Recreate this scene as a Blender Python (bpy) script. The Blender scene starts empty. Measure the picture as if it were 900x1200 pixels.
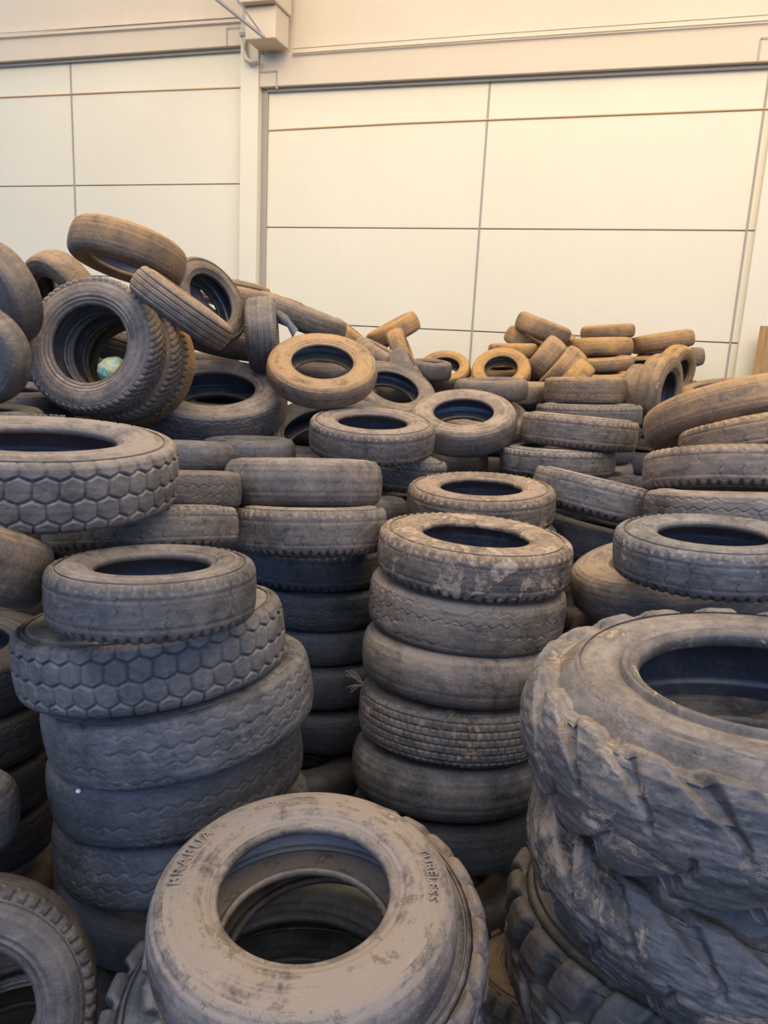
# Warehouse corner heaped with used tyres, in front of a cream precast-concrete wall.
import bpy, math, random
import numpy as np
from mathutils import Vector, Matrix
S = bpy.context.scene
COL = S.collection
pi = math.pi

# ------------------------------------------------------------------ settings
BLUE = [0.3, 0.58, 1.25]
ZEN = [0.46, 0.62, 0.95]
BACK = [0.6, 0.52, 0.38]
GROUND = [0.06, 0.07, 0.08]
WSTR = 0.95
SUN_E = 0.8
SUN_A = 50.0
SUN_C = [1.0, 0.84, 0.62]
SUN_D = [0.25, -0.5, 0.8]
EXPO = 0.36
WARM_E = 880.0  # strength of the added warm fill light
WARM_C = [1.0, 0.75, 0.44]
WARM_P = [-1.5, 4.4, 9.6]
WARM_T = [-1.5, 10.2, 3.8]
SPIN = {'D1': 2.0}
GROUPS = {'A': 'tyres of the left front stack', 'B': 'tyres of the shadowed stack at the left edge', 'D': 'tyres of the foreground pile', 'E': 'tyres of the tall centre stack', 'M': 'tyres of the stack between left and centre', 'F': 'tyres behind the centre stack', 'O': 'tyres of the right front stack', 'N': 'tyres stacked at the right edge', 'K': 'tyres of the high left heap', 'R': 'small ochre tyres of the far right heap', 'L': 'tyres in the middle of the heap', 'G': 'tyres in the middle of the heap', 'H': 'tyres in the middle of the heap', 'I': 'tyres in the middle of the heap', 'J': 'tyres in the middle of the heap'}
WST0 = (-4.982, 9.96, 6.747)
WST1 = (-7.023, 8.989, 8.162)
WST2 = (-5.913, 9.395, 7.966)
BALLP = (-3.157, 4.253, 2.733)
STRAW = (-1.124, 3.472, 1.282)
FLECK = (-1.673, 1.996, 1.415)

# ------------------------------------------------------------------ camera
H = 3.0
YAW, PITCH, ROLL = math.radians(17), math.radians(12.5), math.radians(2.93)
fh = Vector((-math.sin(YAW), math.cos(YAW), 0))
F = (fh * math.cos(PITCH) - Vector((0, 0, 1)) * math.sin(PITCH)).normalized()
R0 = Vector((math.cos(YAW), math.sin(YAW), 0))
U0 = R0.cross(F)
Rv = R0 * math.cos(ROLL) + U0 * math.sin(ROLL)
Uv = -R0 * math.sin(ROLL) + U0 * math.cos(ROLL)
cam = bpy.data.objects.new('camera', bpy.data.cameras.new('camera'))
COL.objects.link(cam)
cam.data.sensor_fit = 'VERTICAL'
cam.data.sensor_height = 36
cam.data.lens = 27
cam.data.clip_start = .05
m = Matrix((Rv, Uv, -F)).transposed().to_4x4()
m.translation = Vector((0, 0, H))
cam.matrix_world = m
S.camera = cam

# ------------------------------------------------------------------ node helpers
def new_mat(name):
    mt = bpy.data.materials.new(name)
    mt.use_nodes = True
    nt = mt.node_tree
    nt.nodes.clear()
    out = nt.nodes.new('ShaderNodeOutputMaterial')
    b = nt.nodes.new('ShaderNodeBsdfPrincipled')
    nt.links.new(b.outputs[0], out.inputs[0])
    return mt, nt, b

class G:
    """tiny node-graph builder"""
    def __init__(s, nt): s.nt = nt
    def n(s, t, ins=None, **kw):
        nd = s.nt.nodes.new(t)
        for k, v in kw.items(): setattr(nd, k, v)
        for k, v in (ins or {}).items():
            if hasattr(v, 'is_output') or isinstance(v, bpy.types.NodeSocket): s.nt.links.new(v, nd.inputs[k])
            else: nd.inputs[k].default_value = v
        return nd
    def m(s, op, a, b=0.0, c=None, clamp=False):
        ins = {0: a, 1: b}
        if c is not None: ins[2] = c
        return s.n('ShaderNodeMath', ins, operation=op, use_clamp=clamp).outputs[0]
    def mr(s, v, a, b, c=0., d=1., smooth=False):
        return s.n('ShaderNodeMapRange', {0: v, 1: a, 2: b, 3: c, 4: d}, clamp=True,
                   interpolation_type='SMOOTHSTEP' if smooth else 'LINEAR').outputs[0]
    def mix(s, f, a, b):
        return s.n('ShaderNodeMix', {0: f, 6: a, 7: b}, data_type='RGBA').outputs[2]
    def noise(s, v, sc, det=4, rough=.6, dist=0.):
        return s.n('ShaderNodeTexNoise', {'Vector': v, 'Scale': sc, 'Detail': det, 'Roughness': rough, 'Distortion': dist}).outputs[0]

def c4(r, g, b): return (r, g, b, 1)

# ------------------------------------------------------------------ materials
def rubber(name, kind):
    """worn tyre rubber; how dusty / ochre / clay-caked comes from each object's own properties"""
    mt, nt, b = new_mat(name)
    g = G(nt)
    geo = g.n('ShaderNodeNewGeometry')
    tc = g.n('ShaderNodeTexCoord')
    oi = g.n('ShaderNodeObjectInfo')
    pos = g.n('ShaderNodeVectorMath', {0: tc.outputs['Object'], 1: g.n('ShaderNodeCombineXYZ', {0: g.m('MULTIPLY', oi.outputs['Random'], 40.), 1: g.m('MULTIPLY', oi.outputs['Random'], 17.), 2: 0.}).outputs[0]}, operation='ADD').outputs[0]
    at = lambda k: g.n('ShaderNodeAttribute', attribute_type='OBJECT', attribute_name=k).outputs['Fac']
    dust, warm, clay = at('dust'), at('warm'), at('clay')
    big = g.noise(pos, 3.2, 5, .62)
    mid = g.noise(pos, 11., 6, .7, .6)
    fine = g.noise(pos, 70., 5, .75)
    nz = g.n('ShaderNodeSeparateXYZ', {0: geo.outputs['Normal']}).outputs[2]
    up = g.mr(nz, -.35, .85, .36, 1.0, True)
    patt = g.m('ADD', g.m('MULTIPLY', big, .8), g.m('ADD', g.m('MULTIPLY', mid, .85), g.m('MULTIPLY', fine, .35)))   # mean ~1.0
    sxy = g.n('ShaderNodeSeparateXYZ', {0: tc.outputs['Object']})
    rho = g.m('SQRT', g.m('ADD', g.m('MULTIPLY', sxy.outputs[0], sxy.outputs[0]), g.m('MULTIPLY', sxy.outputs[1], sxy.outputs[1])))
    rv = g.n('ShaderNodeCombineXYZ', {0: g.m('MULTIPLY', rho, 26.), 1: g.m('MULTIPLY', sxy.outputs[2], 26.), 2: g.m('MULTIPLY', oi.outputs['Random'], 9.)}).outputs[0]
    rings = g.noise(rv, 1.6, 4, .7, .15)
    patt = g.m('ADD', patt, g.m('MULTIPLY', g.m('SUBTRACT', rings, .5), .55))
    patt = g.mr(patt, .72, 1.26, .08, 1.4)
    dm = g.m('MULTIPLY', g.m('MULTIPLY', dust, up), patt)
    dm = g.m('MULTIPLY', g.m('MULTIPLY', dm, g.m('ADD', 1., g.m('MULTIPLY', warm, .35))), DUSTK[kind] * 1.4, clamp=True)
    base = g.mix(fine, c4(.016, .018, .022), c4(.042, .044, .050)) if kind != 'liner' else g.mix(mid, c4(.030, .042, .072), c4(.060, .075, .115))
    dcol = g.mix(warm, c4(.265, .262, .270), c4(.56, .32, .085))
    dcol = g.mix(g.mr(mid, .3, .7), dcol, g.mix(warm, c4(.34, .315, .30), c4(.34, .19, .08)))
    col = g.mix(dm, base, dcol)
    # clay crusts with hard edges
    cn = g.m('ADD', g.m('MULTIPLY', g.noise(pos, 5.5, 8, .72, 1.2), .7), g.m('MULTIPLY', mid, .3))
    th = g.m('SUBTRACT', .655, g.m('MULTIPLY', clay, .19))
    cm = g.m('MULTIPLY', g.mr(g.m('SUBTRACT', cn, th), 0., .05, 0., 1.), g.mr(clay, 0., .3, 0., .85))
    if kind == 'liner': cm = g.m('MULTIPLY', cm, .15)
    ccol = g.mix(fine, c4(.56, .40, .28), c4(.40, .31, .23))
    col = g.mix(cm, col, ccol)
    # pale scuffs and specks
    vo = g.n('ShaderNodeTexVoronoi', {'Vector': pos, 'Scale': 34.}, feature='F1').outputs[0]
    sp = g.m('MULTIPLY', g.mr(vo, .035, .06, 1., 0.), g.mr(big, .48, .58, 0., .6))
    scn = g.n('ShaderNodeTexNoise', {'Vector': g.n('ShaderNodeMapping', {'Vector': pos, 'Scale': (1, 1, 5.)}).outputs[0], 'Scale': 16., 'Detail': 8., 'Roughness': .8}).outputs[0]
    sc = g.m('MULTIPLY', g.mr(scn, .57, .66, 0., .6), g.mr(dust, 0., .6, .25, 1.))
    col = g.mix(g.m('MAXIMUM', sp, sc), col, c4(.38, .35, .31))
    nt.links.new(col, b.inputs['Base Color'])
    lo, hi = {'liner': (.26, .5), 'bead': (.30, .7)}.get(kind, (.42, .85))
    nt.links.new(g.mr(g.m('ADD', g.m('MULTIPLY', dm, 1.3), g.m('MULTIPLY', fine, .3)), .1, 1., lo, hi), b.inputs['Roughness'])
    b.inputs['Specular IOR Level'].default_value = .6 if kind != 'liner' else .9
    hgt = g.m('ADD', g.m('MULTIPLY', fine, .35), g.m('ADD', g.m('MULTIPLY', mid, .9), g.m('MULTIPLY', cm, .8)))
    bp = g.n('ShaderNodeBump', {'Height': hgt, 'Strength': .8 if kind != 'liner' else .2, 'Distance': .012})
    nt.links.new(bp.outputs[0], b.inputs['Normal'])
    return mt

DUSTK = {'tread': 1.0, 'sidewall': 1.12, 'bead': .75, 'liner': .18}
MT = {k: rubber('rubber_' + k, k) for k in DUSTK}

def concrete(name, colA, colB, streak=.5, rough=.75):
    mt, nt, b = new_mat(name)
    g = G(nt)
    tc = g.n('ShaderNodeTexCoord')
    p = tc.outputs['Object']
    n1 = g.noise(p, .55, 5, .6)
    n2 = g.noise(p, 6., 6, .65)
    v = g.n('ShaderNodeMapping', {'Vector': p, 'Scale': (7., 7., .25)}).outputs[0]
    n3 = g.noise(v, 2., 5, .7)
    f = g.m('ADD', g.m('MULTIPLY', n1, .55), g.m('ADD', g.m('MULTIPLY', n2, .2), g.m('MULTIPLY', n3, .3 * streak)))
    col = g.mix(g.mr(f, .35, .72), c4(*colA), c4(*colB))
    nt.links.new(col, b.inputs['Base Color'])
    b.inputs['Roughness'].default_value = rough
    bp = g.n('ShaderNodeBump', {'Height': n2, 'Strength': .12, 'Distance': .01})
    nt.links.new(bp.outputs[0], b.inputs['Normal'])
    return mt

M_WALL = concrete('cream_painted_concrete', (.785, .72, .52), (.72, .65, .46))
M_BEAM = concrete('cream_beam_paint', (.67, .575, .415), (.60, .50, .35))
M_JOINT_SHADE = concrete('grey_sealant_and_shade', (.34, .32, .26), (.40, .36, .28))  # grey of the sealant joints, also used for painted shade strips
M_GROOVE = concrete('joint_filler', (.45, .39, .29), (.36, .31, .24))  # brown backing tone that shows in the panel joints
M_RUST = concrete('rust_stained_cable', (.60, .40, .20), (.45, .30, .16))
M_PIPE = concrete('painted_conduit', (.62, .55, .42), (.50, .44, .34), rough=.5)
M_STEEL = concrete('dull_steel', (.30, .29, .27), (.20, .19, .18), rough=.45)
M_FLOOR = concrete('dirty_concrete_floor', (.10, .09, .08), (.05, .045, .04))

def wood_mat():
    mt, nt, b = new_mat('weathered_plywood')
    g = G(nt)
    tc = g.n('ShaderNodeTexCoord')
    v = g.n('ShaderNodeMapping', {'Vector': tc.outputs['Object'], 'Scale': (9., 9., .8)}).outputs[0]
    n = g.noise(v, 3., 6, .65, 1.5)
    nt.links.new(g.mix(g.mr(n, .3, .7), c4(.30, .16, .055), c4(.52, .30, .11)), b.inputs['Base Color'])
    b.inputs['Roughness'].default_value = .7
    return mt
M_WOOD = wood_mat()

def ball_mat():
    mt, nt, b = new_mat('mottled_plastic')
    g = G(nt)
    tc = g.n('ShaderNodeTexCoord')
    n = g.noise(tc.outputs['Object'], 14., 3, .5, 2.)
    w = g.n('ShaderNodeValToRGB', {0: n})
    r = w.color_ramp
    r.elements[0].position = .36; r.elements[0].color = c4(.14, .60, .56)
    r.elements[1].position = .66; r.elements[1].color = c4(.72, .72, .66)
    e = r.elements.new(.46); e.color = c4(.70, .78, .62)
    e = r.elements.new(.55); e.color = c4(.78, .66, .12)
    nt.links.new(w.outputs[0], b.inputs['Base Color'])
    b.inputs['Roughness'].default_value = .4
    return mt
M_BALL = ball_mat()

def plain(name, c, rough=.7):
    mt, nt, b = new_mat(name)
    g = G(nt)
    tc = g.n('ShaderNodeTexCoord')
    n = g.noise(tc.outputs['Object'], 30., 5, .7)
    nt.links.new(g.mix(n, c4(*[x * .75 for x in c]), c4(*[x * 1.2 for x in c])), b.inputs['Base Color'])
    b.inputs['Roughness'].default_value = rough
    return mt
M_STRAW = plain('dry_straw', (.45, .38, .26))
M_CORD = plain('grey_blue_rubber_strip', (.13, .14, .16))
M_WHITE = plain('white_fleck', (.85, .87, .9), .5)

# ------------------------------------------------------------------ mesh helpers
def mesh_from(name, V, Q, mat, smooth=True):
    me = bpy.data.meshes.new(name)
    V = np.asarray(V, dtype=np.float32)
    Q = np.asarray(Q, dtype=np.int32)
    me.vertices.add(len(V)); me.vertices.foreach_set('co', V.ravel())
    k = Q.shape[1]
    me.loops.add(Q.size); me.loops.foreach_set('vertex_index', Q.ravel())
    me.polygons.add(len(Q)); me.polygons.foreach_set('loop_start', np.arange(0, Q.size, k, dtype=np.int32))
    try: me.polygons.foreach_set('loop_total', np.full(len(Q), k, dtype=np.int32))
    except Exception: pass
    me.update(calc_edges=True)
    me.validate()
    if smooth: me.shade_smooth()
    else: me.shade_flat()
    me.materials.append(mat)
    return me

def grid_faces(nu, nv, wrap_u=True, wrap_v=False):
    iu = np.arange(nu if wrap_u else nu - 1)
    iv = np.arange(nv if wrap_v else nv - 1)
    a, b = np.meshgrid(iu, iv, indexing='ij')
    a2, b2 = (a + 1) % nu, (b + 1) % nv
    return np.stack([a * nv + b, a2 * nv + b, a2 * nv + b2, a * nv + b2], -1).reshape(-1, 4)

def boxes(name, mat, lst, kind=None, bevel=0.0, parent=None):
    """one mesh out of axis-aligned boxes (x0,x1,y0,y1,z0,z1)"""
    V, Q = [], []
    for (x0, x1, y0, y1, z0, z1) in lst:
        o = len(V)
        V += [(x, y, z) for x in (x0, x1) for y in (y0, y1) for z in (z0, z1)]
        Q += [[o + i for i in q] for q in ((0, 1, 3, 2), (4, 6, 7, 5), (0, 4, 5, 1), (2, 3, 7, 6), (0, 2, 6, 4), (1, 5, 7, 3))]
    me = mesh_from(name, V, Q, mat, smooth=False)
    o = bpy.data.objects.new(name, me)
    COL.objects.link(o)
    if kind: o['kind'] = kind
    if parent: o.parent = parent
    if bevel:
        bm = o.modifiers.new('b', 'BEVEL'); bm.width = bevel; bm.segments = 2; bm.limit_method = 'ANGLE'
    return o

def tube_data(pts, r, seg=8):
    pts = [Vector(p) for p in pts]
    V, Q = [], []
    up = Vector((0, 0, 1))
    for i, p in enumerate(pts):
        t = (pts[min(i + 1, len(pts) - 1)] - pts[max(i - 1, 0)]).normalized()
        a = t.cross(up)
        if a.length < .05: a = t.cross(Vector((0, 1, 0)))
        a.normalize(); b = t.cross(a)
        for k in range(seg):
            th = 2 * pi * k / seg
            V.append(p + (a * math.cos(th) + b * math.sin(th)) * r)
    for i in range(len(pts) - 1):
        for k in range(seg):
            Q.append([i * seg + k, i * seg + (k + 1) % seg, (i + 1) * seg + (k + 1) % seg, (i + 1) * seg + k])
    return V, Q

def tubes(name, mat, lst, kind=None, parent=None, seg=8):
    V, Q = [], []
    for pts, r in lst:
        v, q = tube_data(pts, r, seg)
        o = len(V); V += v; Q += [[o + i for i in f] for f in q]
    ob = bpy.data.objects.new(name, mesh_from(name, V, Q, mat)); COL.objects.link(ob)
    if kind: ob['kind'] = kind
    if parent: ob.parent = parent
    return ob

def tag(o, label, cat, group=None):
    o['label'] = label; o['category'] = cat
    if group: o['group'] = group
    return o

# ------------------------------------------------------------------ building
D = 10.7
K = D / 9.7
def wx(x): return x * K
def wz(z): return H + (z - H) * K
xL, xR = wx(-11.5), wx(5.0)
boxes('floor', M_FLOOR, [(xL, xR, -3, D + .3, -.15, 0)], 'structure')
GR = .016
def panel_wall(name, x0, x1, zs, xs, y, mat=M_WALL):
    """precast panels as one wall: real boxes parted by narrow joints, with a backing slab showing in the joints"""
    L = []
    cx = [x0] + xs + [x1]
    cz = [zs[0]] + zs[1:]
    for i in range(len(cx) - 1):
        for j in range(len(cz) - 1):
            a = cx[i] + (GR / 2 if i else 0); b_ = cx[i + 1] - (GR / 2 if i < len(cx) - 2 else 0)
            L.append((a, b_, y, y + .1, cz[j] + .009 * (j > 0), cz[j + 1] - .009))
    o = boxes(name, mat, L, 'structure', bevel=.004)
    return o
PL, PR = wx(-5.11), wx(-4.86)
panel_wall('wall_back', PR, xR, [0, wz(1.97), wz(3.18), wz(4.39), wz(6.2)], [wx(-1.94), wx(1.04)], D)
panel_wall('wall_left', xL, PL, [0, wz(2.5), wz(3.71), wz(4.93), wz(6.7)], [wx(-7.78)], D)
boxes('wall_core', M_GROOVE, [(xL, xR, D + .03, D + .4, 0, wz(9.2))], 'structure')
# sealant beads in the vertical joints
boxes('trim_1', M_JOINT_SHADE, [(wx(-1.94) - .014, wx(-1.94) + .014, D - .006, D + .05, 0, wz(6.05)),
                          (wx(1.04) - .014, wx(1.04) + .014, D - .006, D + .05, 0, wz(6.05))], 'structure')
boxes('trim_2', M_JOINT_SHADE, [(wx(-7.78) - .016, wx(-7.78) + .016, D - .006, D + .05, 0, wz(6.54))], 'structure')
# column between the bays; shade on its right flank is a painted grey strip
boxes('pillar', M_WALL, [(PL, PR, D - .16, D + .06, 0, wz(7.6))], 'structure', bevel=.012)
boxes('trim_3', M_JOINT_SHADE, [(PR, PR + .09, D - .03, D + .04, 0, wz(6.05))], 'structure')
boxes('pillar_right', M_WALL, [(wx(1.12), wx(1.62), D - .10, D + .06, 0, wz(6.02))], 'structure', bevel=.012)
# horizontal beams
boxes('beam_right', M_BEAM, [(PR, xR, D - .12, D + .1, wz(6.05), wz(6.42))], 'structure', bevel=.01)
boxes('beam_left', M_BEAM, [(xL, PL, D - .12, D + .1, wz(6.54), wz(6.88))], 'structure', bevel=.01)
boxes('wall_upper', M_BEAM, [(PR, xR, D - .03, D + .1, wz(6.42), wz(9.2)), (xL, PL, D - .03, D + .1, wz(6.88), wz(9.2))], 'structure')
# grey strips painted for the shadow under the beams, and the joint frames at their ends
boxes('trim_4', M_JOINT_SHADE, [(PR + .09, xR, D - .05, D + .02, wz(6.01), wz(6.05)), (xL, PL, D - .05, D + .02, wz(6.50), wz(6.54))], 'structure')
bx = lambda x0, x1, z0, z1: [(x0, x1, D - .128, D - .1, z1 - .012, z1 + .012), (x1 - .012, x1 + .012, D - .128, D - .1, z0, z1)]
boxes('trim_5', M_GROOVE, bx(PR + .02, wx(-4.62), wz(6.02), wz(6.22)) + bx(PL - .02, wx(-5.32), wz(6.54), wz(6.74))
      + bx(wx(1.2), wx(.90), wz(6.07), wz(6.27)), 'structure')
# rust-stained lines of the upper panel course
tubes('trim_6', M_RUST, [([(PR + .1, D - .006, wz(5.57)), (wx(-3), D - .006, wz(5.60)), (wx(-1), D - .006, wz(5.61)), (xR, D - .006, wz(5.64))], .012),
                         ([(xL, D - .006, wz(6.13)), (wx(-7), D - .006, wz(6.11)), (PL, D - .006, wz(6.09))], .012)], 'structure')
# paired conduits on the ledge above the beams
cd = tubes('wall_conduit', M_PIPE, [([(wx(-4.40), D - .16, wz(6.40)), (wx(-2), D - .165, wz(6.415)), (xR, D - .16, wz(6.44))], .014),
                                   ([(wx(-4.40), D - .14, wz(6.46)), (wx(-2), D - .14, wz(6.475)), (xR, D - .14, wz(6.5))], .012)])
tag(cd, 'thin pair of painted conduits running along the right wall beam', 'conduit')
cd = tubes('wall_conduit', M_PIPE, [([(xL, D - .15, wz(6.86)), (PL, D - .15, wz(6.80))], .013), ([(xL, D - .13, wz(6.92)), (PL, D - .13, wz(6.86))], .011)])
tag(cd, 'thin pair of painted conduits running along the left wall beam', 'conduit')

# roof beam end resting on the column, coming towards the yard
cor = boxes('beam_corbel', M_BEAM, [(wx(-4.85), wx(-4.45), D - .58, D - .16, wz(6.44), wz(6.80)), (wx(-4.90), wx(-4.42), D - .70, D - .16, wz(6.80), wz(7.7))], 'structure', bevel=.015)
boxes('roof_beam', M_BEAM, [(wx(-5.00), wx(-4.52), 2.0, D - .05, wz(7.7), wz(8.5))], 'structure', bevel=.02)
# hooked downpipe beside the corbel
hk = [(wx(-5.03), D - .22, wz(7.1)), (wx(-5.03), D - .215, wz(6.60)), (wx(-5.025), D - .22, wz(6.44)), (wx(-4.99), D - .24, wz(6.34)), (wx(-4.92), D - .25, wz(6.30)), (wx(-4.84), D - .2, wz(6.33))]
t = tubes('drain_pipe', M_PIPE, [(hk, .035)])
tag(t, 'short painted drain pipe with a hooked end on the wall pillar', 'pipe')
br = boxes('pipe_clamp', M_STEEL, [(wx(-5.08), wx(-4.985), D - .26, D - .16, wz(6.60), wz(6.64))])
br.parent = t
# steel stay and cable slanting up out of the frame
t = tubes('steel_stay', M_STEEL, [([WST0, WST1], .022), ([WST0, WST2], .012)])
tag(t, 'thin grey steel stay slanting from the wall pillar up out of the frame', 'steel rod')

# plywood sheet leaning at the far right
w0 = boxes('plywood_sheet', M_WOOD, [(1.42, 2.75, D - .30, D - .27, 0.0, 3.41)], bevel=.003)
tag(w0, 'upright brown plywood sheet at the right edge of the back wall', 'wooden board')

# ------------------------------------------------------------------ tyre shapes
def sm(x, a, b):
    t = np.clip((x - a) / (b - a), 0, 1); return t * t * (3 - 2 * t)

def vnoise(a, v, fa, fv, seed):
    """smooth periodic value noise around the tyre"""
    rs = np.random.RandomState(seed)
    T = rs.rand(fa, 64)
    x = (a / (2 * pi) * fa) % fa; y = (v + 1) * fv
    xi = np.floor(x).astype(int) % fa; yi = np.floor(y).astype(int) % 64
    fx = x - np.floor(x); fy = y - np.floor(y)
    fx = fx * fx * (3 - 2 * fx); fy = fy * fy * (3 - 2 * fy)
    x1 = (xi + 1) % fa; y1 = (yi + 1) % 64
    return (T[xi, yi] * (1 - fx) + T[x1, yi] * fx) * (1 - fy) + (T[xi, y1] * (1 - fx) + T[x1, y1] * fx) * fy

def tri(x): return np.abs((x % 1.) * 2 - 1)

def h_block(a, v):
    N = 40; rows = [-.86, -.33, .27, .84]
    u = a / (2 * pi) * N
    best = np.full(a.shape, 9.); sec = np.full(a.shape, 9.)
    for i, rv in enumerate(rows):
        off = .5 * (i % 2)
        base = np.floor(u - off)
        for k in (-1, 0, 1, 2):
            c = base + off + k
            d = ((u - c) * 1.0) ** 2 + ((v - rv) * 1.75) ** 2 + .18 * (u - c) * (v - rv) * (1 if i % 2 else -1)
            m_ = d < best
            sec = np.where(m_, best, np.minimum(sec, d)); best = np.where(m_, d, best)
    e = np.sqrt(sec) - np.sqrt(best)
    return sm(e, .03, .15) * (1 - .12 * vnoise(a, v, 60, 5, 1))

def h_notch(a, v):
    N = 58
    u = a / (2 * pi) * N
    av = np.abs(v)
    w = np.where(v > 0, u, u + .5)
    f = (w + .12 * vnoise(a, v, 60, 4, 4)) % 1.
    ln = .66 + .12 * vnoise(a, v * 0, 90, 3, 5)
    taper = sm(av, ln - .03, .92)
    g = (1 - sm(np.abs(f - .5), .07 + .09 * taper, .13 + .12 * taper)) * sm(av, ln - .04, ln + .05)
    slit = (1 - sm(np.abs(((u * .5) % 1.) - .5 - .06 * np.sin(av * 14)), .015, .04)) * (av < .62) * (vnoise(a, v, 30, 3, 17) > .55) * .4
    circ = (1 - sm(np.abs(av - .45), .010, .03)) * .22
    return np.clip(1 - np.maximum(g, slit) - circ - .15 * vnoise(a, v, 50, 6, 18), 0, 1)

def h_worn(a, v):
    N = 46
    u = a / (2 * pi) * N
    z = .16 * (tri(u) - .5)
    on = sm(vnoise(a, v, 16, 3, 3), .36, .52)
    L = np.zeros(a.shape)
    for vc, s in ((-.66, 1), (-.26, -1), (.24, 1), (.66, -1)):
        L = np.maximum(L, 1 - sm(np.abs(v - vc - s * z), .008, .030))
    # cross cuts joining the zigzags at their corners
    L = np.maximum(L, (1 - sm(np.abs(((u + .5 * (v > 0)) % 1.) - .5), .02, .07)) * (np.abs(v) > .60))
    L = np.maximum(L, .9 * (1 - sm(np.abs(((u + v * .9) % 1.) - .5), .015, .06)) * (np.abs(v) < .24))
    L = L * (.12 + .88 * on)
    return 1 - L * .8 - .35 * vnoise(a, v, 40, 6, 2) * on - .1 * vnoise(a, v, 130, 20, 22)

def h_brick(a, v):
    N = 84
    rows = 7
    r = (v + 1) / 2 * rows; ri = np.floor(r)
    u = a / (2 * pi) * N + .5 * (ri % 2)
    gu = np.abs(u % 1. - .5); gv = np.abs(r % 1. - .5)
    return sm(.5 - gu, .05, .14) * sm(.5 - gv, .05, .13) * (1 - .3 * vnoise(a, v, 50, 8, 4))

def h_rib(a, v):
    L = np.zeros(a.shape)
    for vc in (-.55, -.19, .19, .55):
        L = np.maximum(L, 1 - sm(np.abs(v - vc), .025, .05))
    s = (1 - sm(tri(a / (2 * pi) * 70), .06, .16)) * (np.abs(v) > .82)
    return 1 - np.maximum(L, s * .6)

def h_herring(a, v):
    N = 60
    u = a / (2 * pi) * N
    av = np.abs(v)
    w = (u + av * 1.7 + .5 * (v > 0)) % 1.
    g = 1 - sm(np.abs(w - .5), .12, .22)
    L = np.zeros(a.shape)
    for vc in (-.7, -.25, .25, .7):
        L = np.maximum(L, 1 - sm(np.abs(v - vc - .03 * np.sin(u * 6.28)), .02, .06))
    return np.clip(1 - np.maximum(g, L), 0, 1)

def h_bald(a, v):
    cr = (1 - sm(np.abs(v - .80 - .03 * (vnoise(a, v * 0, 90, 3, 8) - .5) - .015 * (vnoise(a, v * 0, 300, 3, 9) - .5)), .008, .022)) * (vnoise(a, v * 0, 12, 2, 6) > .42)
    L = np.zeros(a.shape)
    for vc in (-.4, 0., .4):
        L = np.maximum(L, .10 * (1 - sm(np.abs(v - vc), .02, .06)))
    return 1 - .9 * cr - L - .25 * vnoise(a, v, 46, 6, 7)

def h_ag(a, v, N=22, k=.75, duty=.42):
    u = a / (2 * pi) * N
    av = np.abs(v)
    w = (u + k * (1 - av) + .5 * (v > 0)) % 1.
    e = .5 - np.abs(w - .5)
    lug = sm(e, (.5 - duty) - .04, (.5 - duty) + .10)
    return lug * (1 - .12 * vnoise(a, v, 50, 6, 11))

def h_lugag(a, v):
    return h_ag(a, v, 26, .45, .40) * np.where(np.abs(v) < .28, .85, 1)

def h_tractor(a, v):
    N = 20
    u = a / (2 * pi) * N
    av = np.abs(v)
    w = (u + 1.25 * np.maximum(av - .22, 0) ** 1.1 + .5 * (v < 0) + .05 * np.sin(u * 1.3)) % 1.
    wid = .035 + .20 * sm(av, .22, .80)
    g = 1 - sm(np.abs(w - .5), wid * .45, wid * 1.3 + .02)
    g = g * (.55 + .45 * sm(av, .1, .6)) * sm(av, .03, .10) * (1 - .45 * (1 - sm(np.abs(av - .40), .0, .10)))
    wear = vnoise(a, v, 14, 3, 14)
    h = 1 - g * (1 - .35 * wear)
    # worn gouges and torn lug edges
    return h * (.82 + .18 * vnoise(a, v, 24, 5, 12)) + .12 * vnoise(a, v, 90, 12, 13) + .06 * vnoise(a, v, 220, 30, 15) - .12

# tread profile: (t, radius, half-width fraction)
TP = {'truck': [(0, 1, 0), (.3, .998, .14), (.6, .992, .29), (.8, .978, .385), (.9, .958, .43), (.96, .938, .455), (1, .918, .472)],
      'round': [(0, 1, 0), (.25, .997, .12), (.5, .985, .25), (.7, .965, .35), (.85, .93, .425), (1, .885, .475)],
      'tractor': [(0, 1, 0), (.2, .995, .1), (.4, .982, .21), (.6, .955, .32), (.75, .925, .39), (.88, .875, .425), (1, .80, .455)]}
KIND = {  # tread function, groove depth (fraction of radius), profile, segments, rows, bead radius
    'block':   (h_block, .028, 'truck', 640, 64, .555),
    'notch':   (h_notch, .030, 'truck', 560, 40, .545),
    'worn':    (h_worn, .010, 'truck', 520, 64, .55),
    'brick':   (h_brick, .016, 'truck', 672, 70, .55),
    'rib':     (h_rib, .022, 'round', 280, 60, .56),
    'herring': (h_herring, .016, 'truck', 480, 48, .56),
    'bald':    (h_bald, .008, 'round', 420, 56, .55),
    'lugag':   (h_lugag, .055, 'truck', 520, 48, .55),
    'tractor': (h_tractor, .060, 'tractor', 960, 140, .49),
}
R_, W_ = .5, .25
MESH = {}
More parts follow.
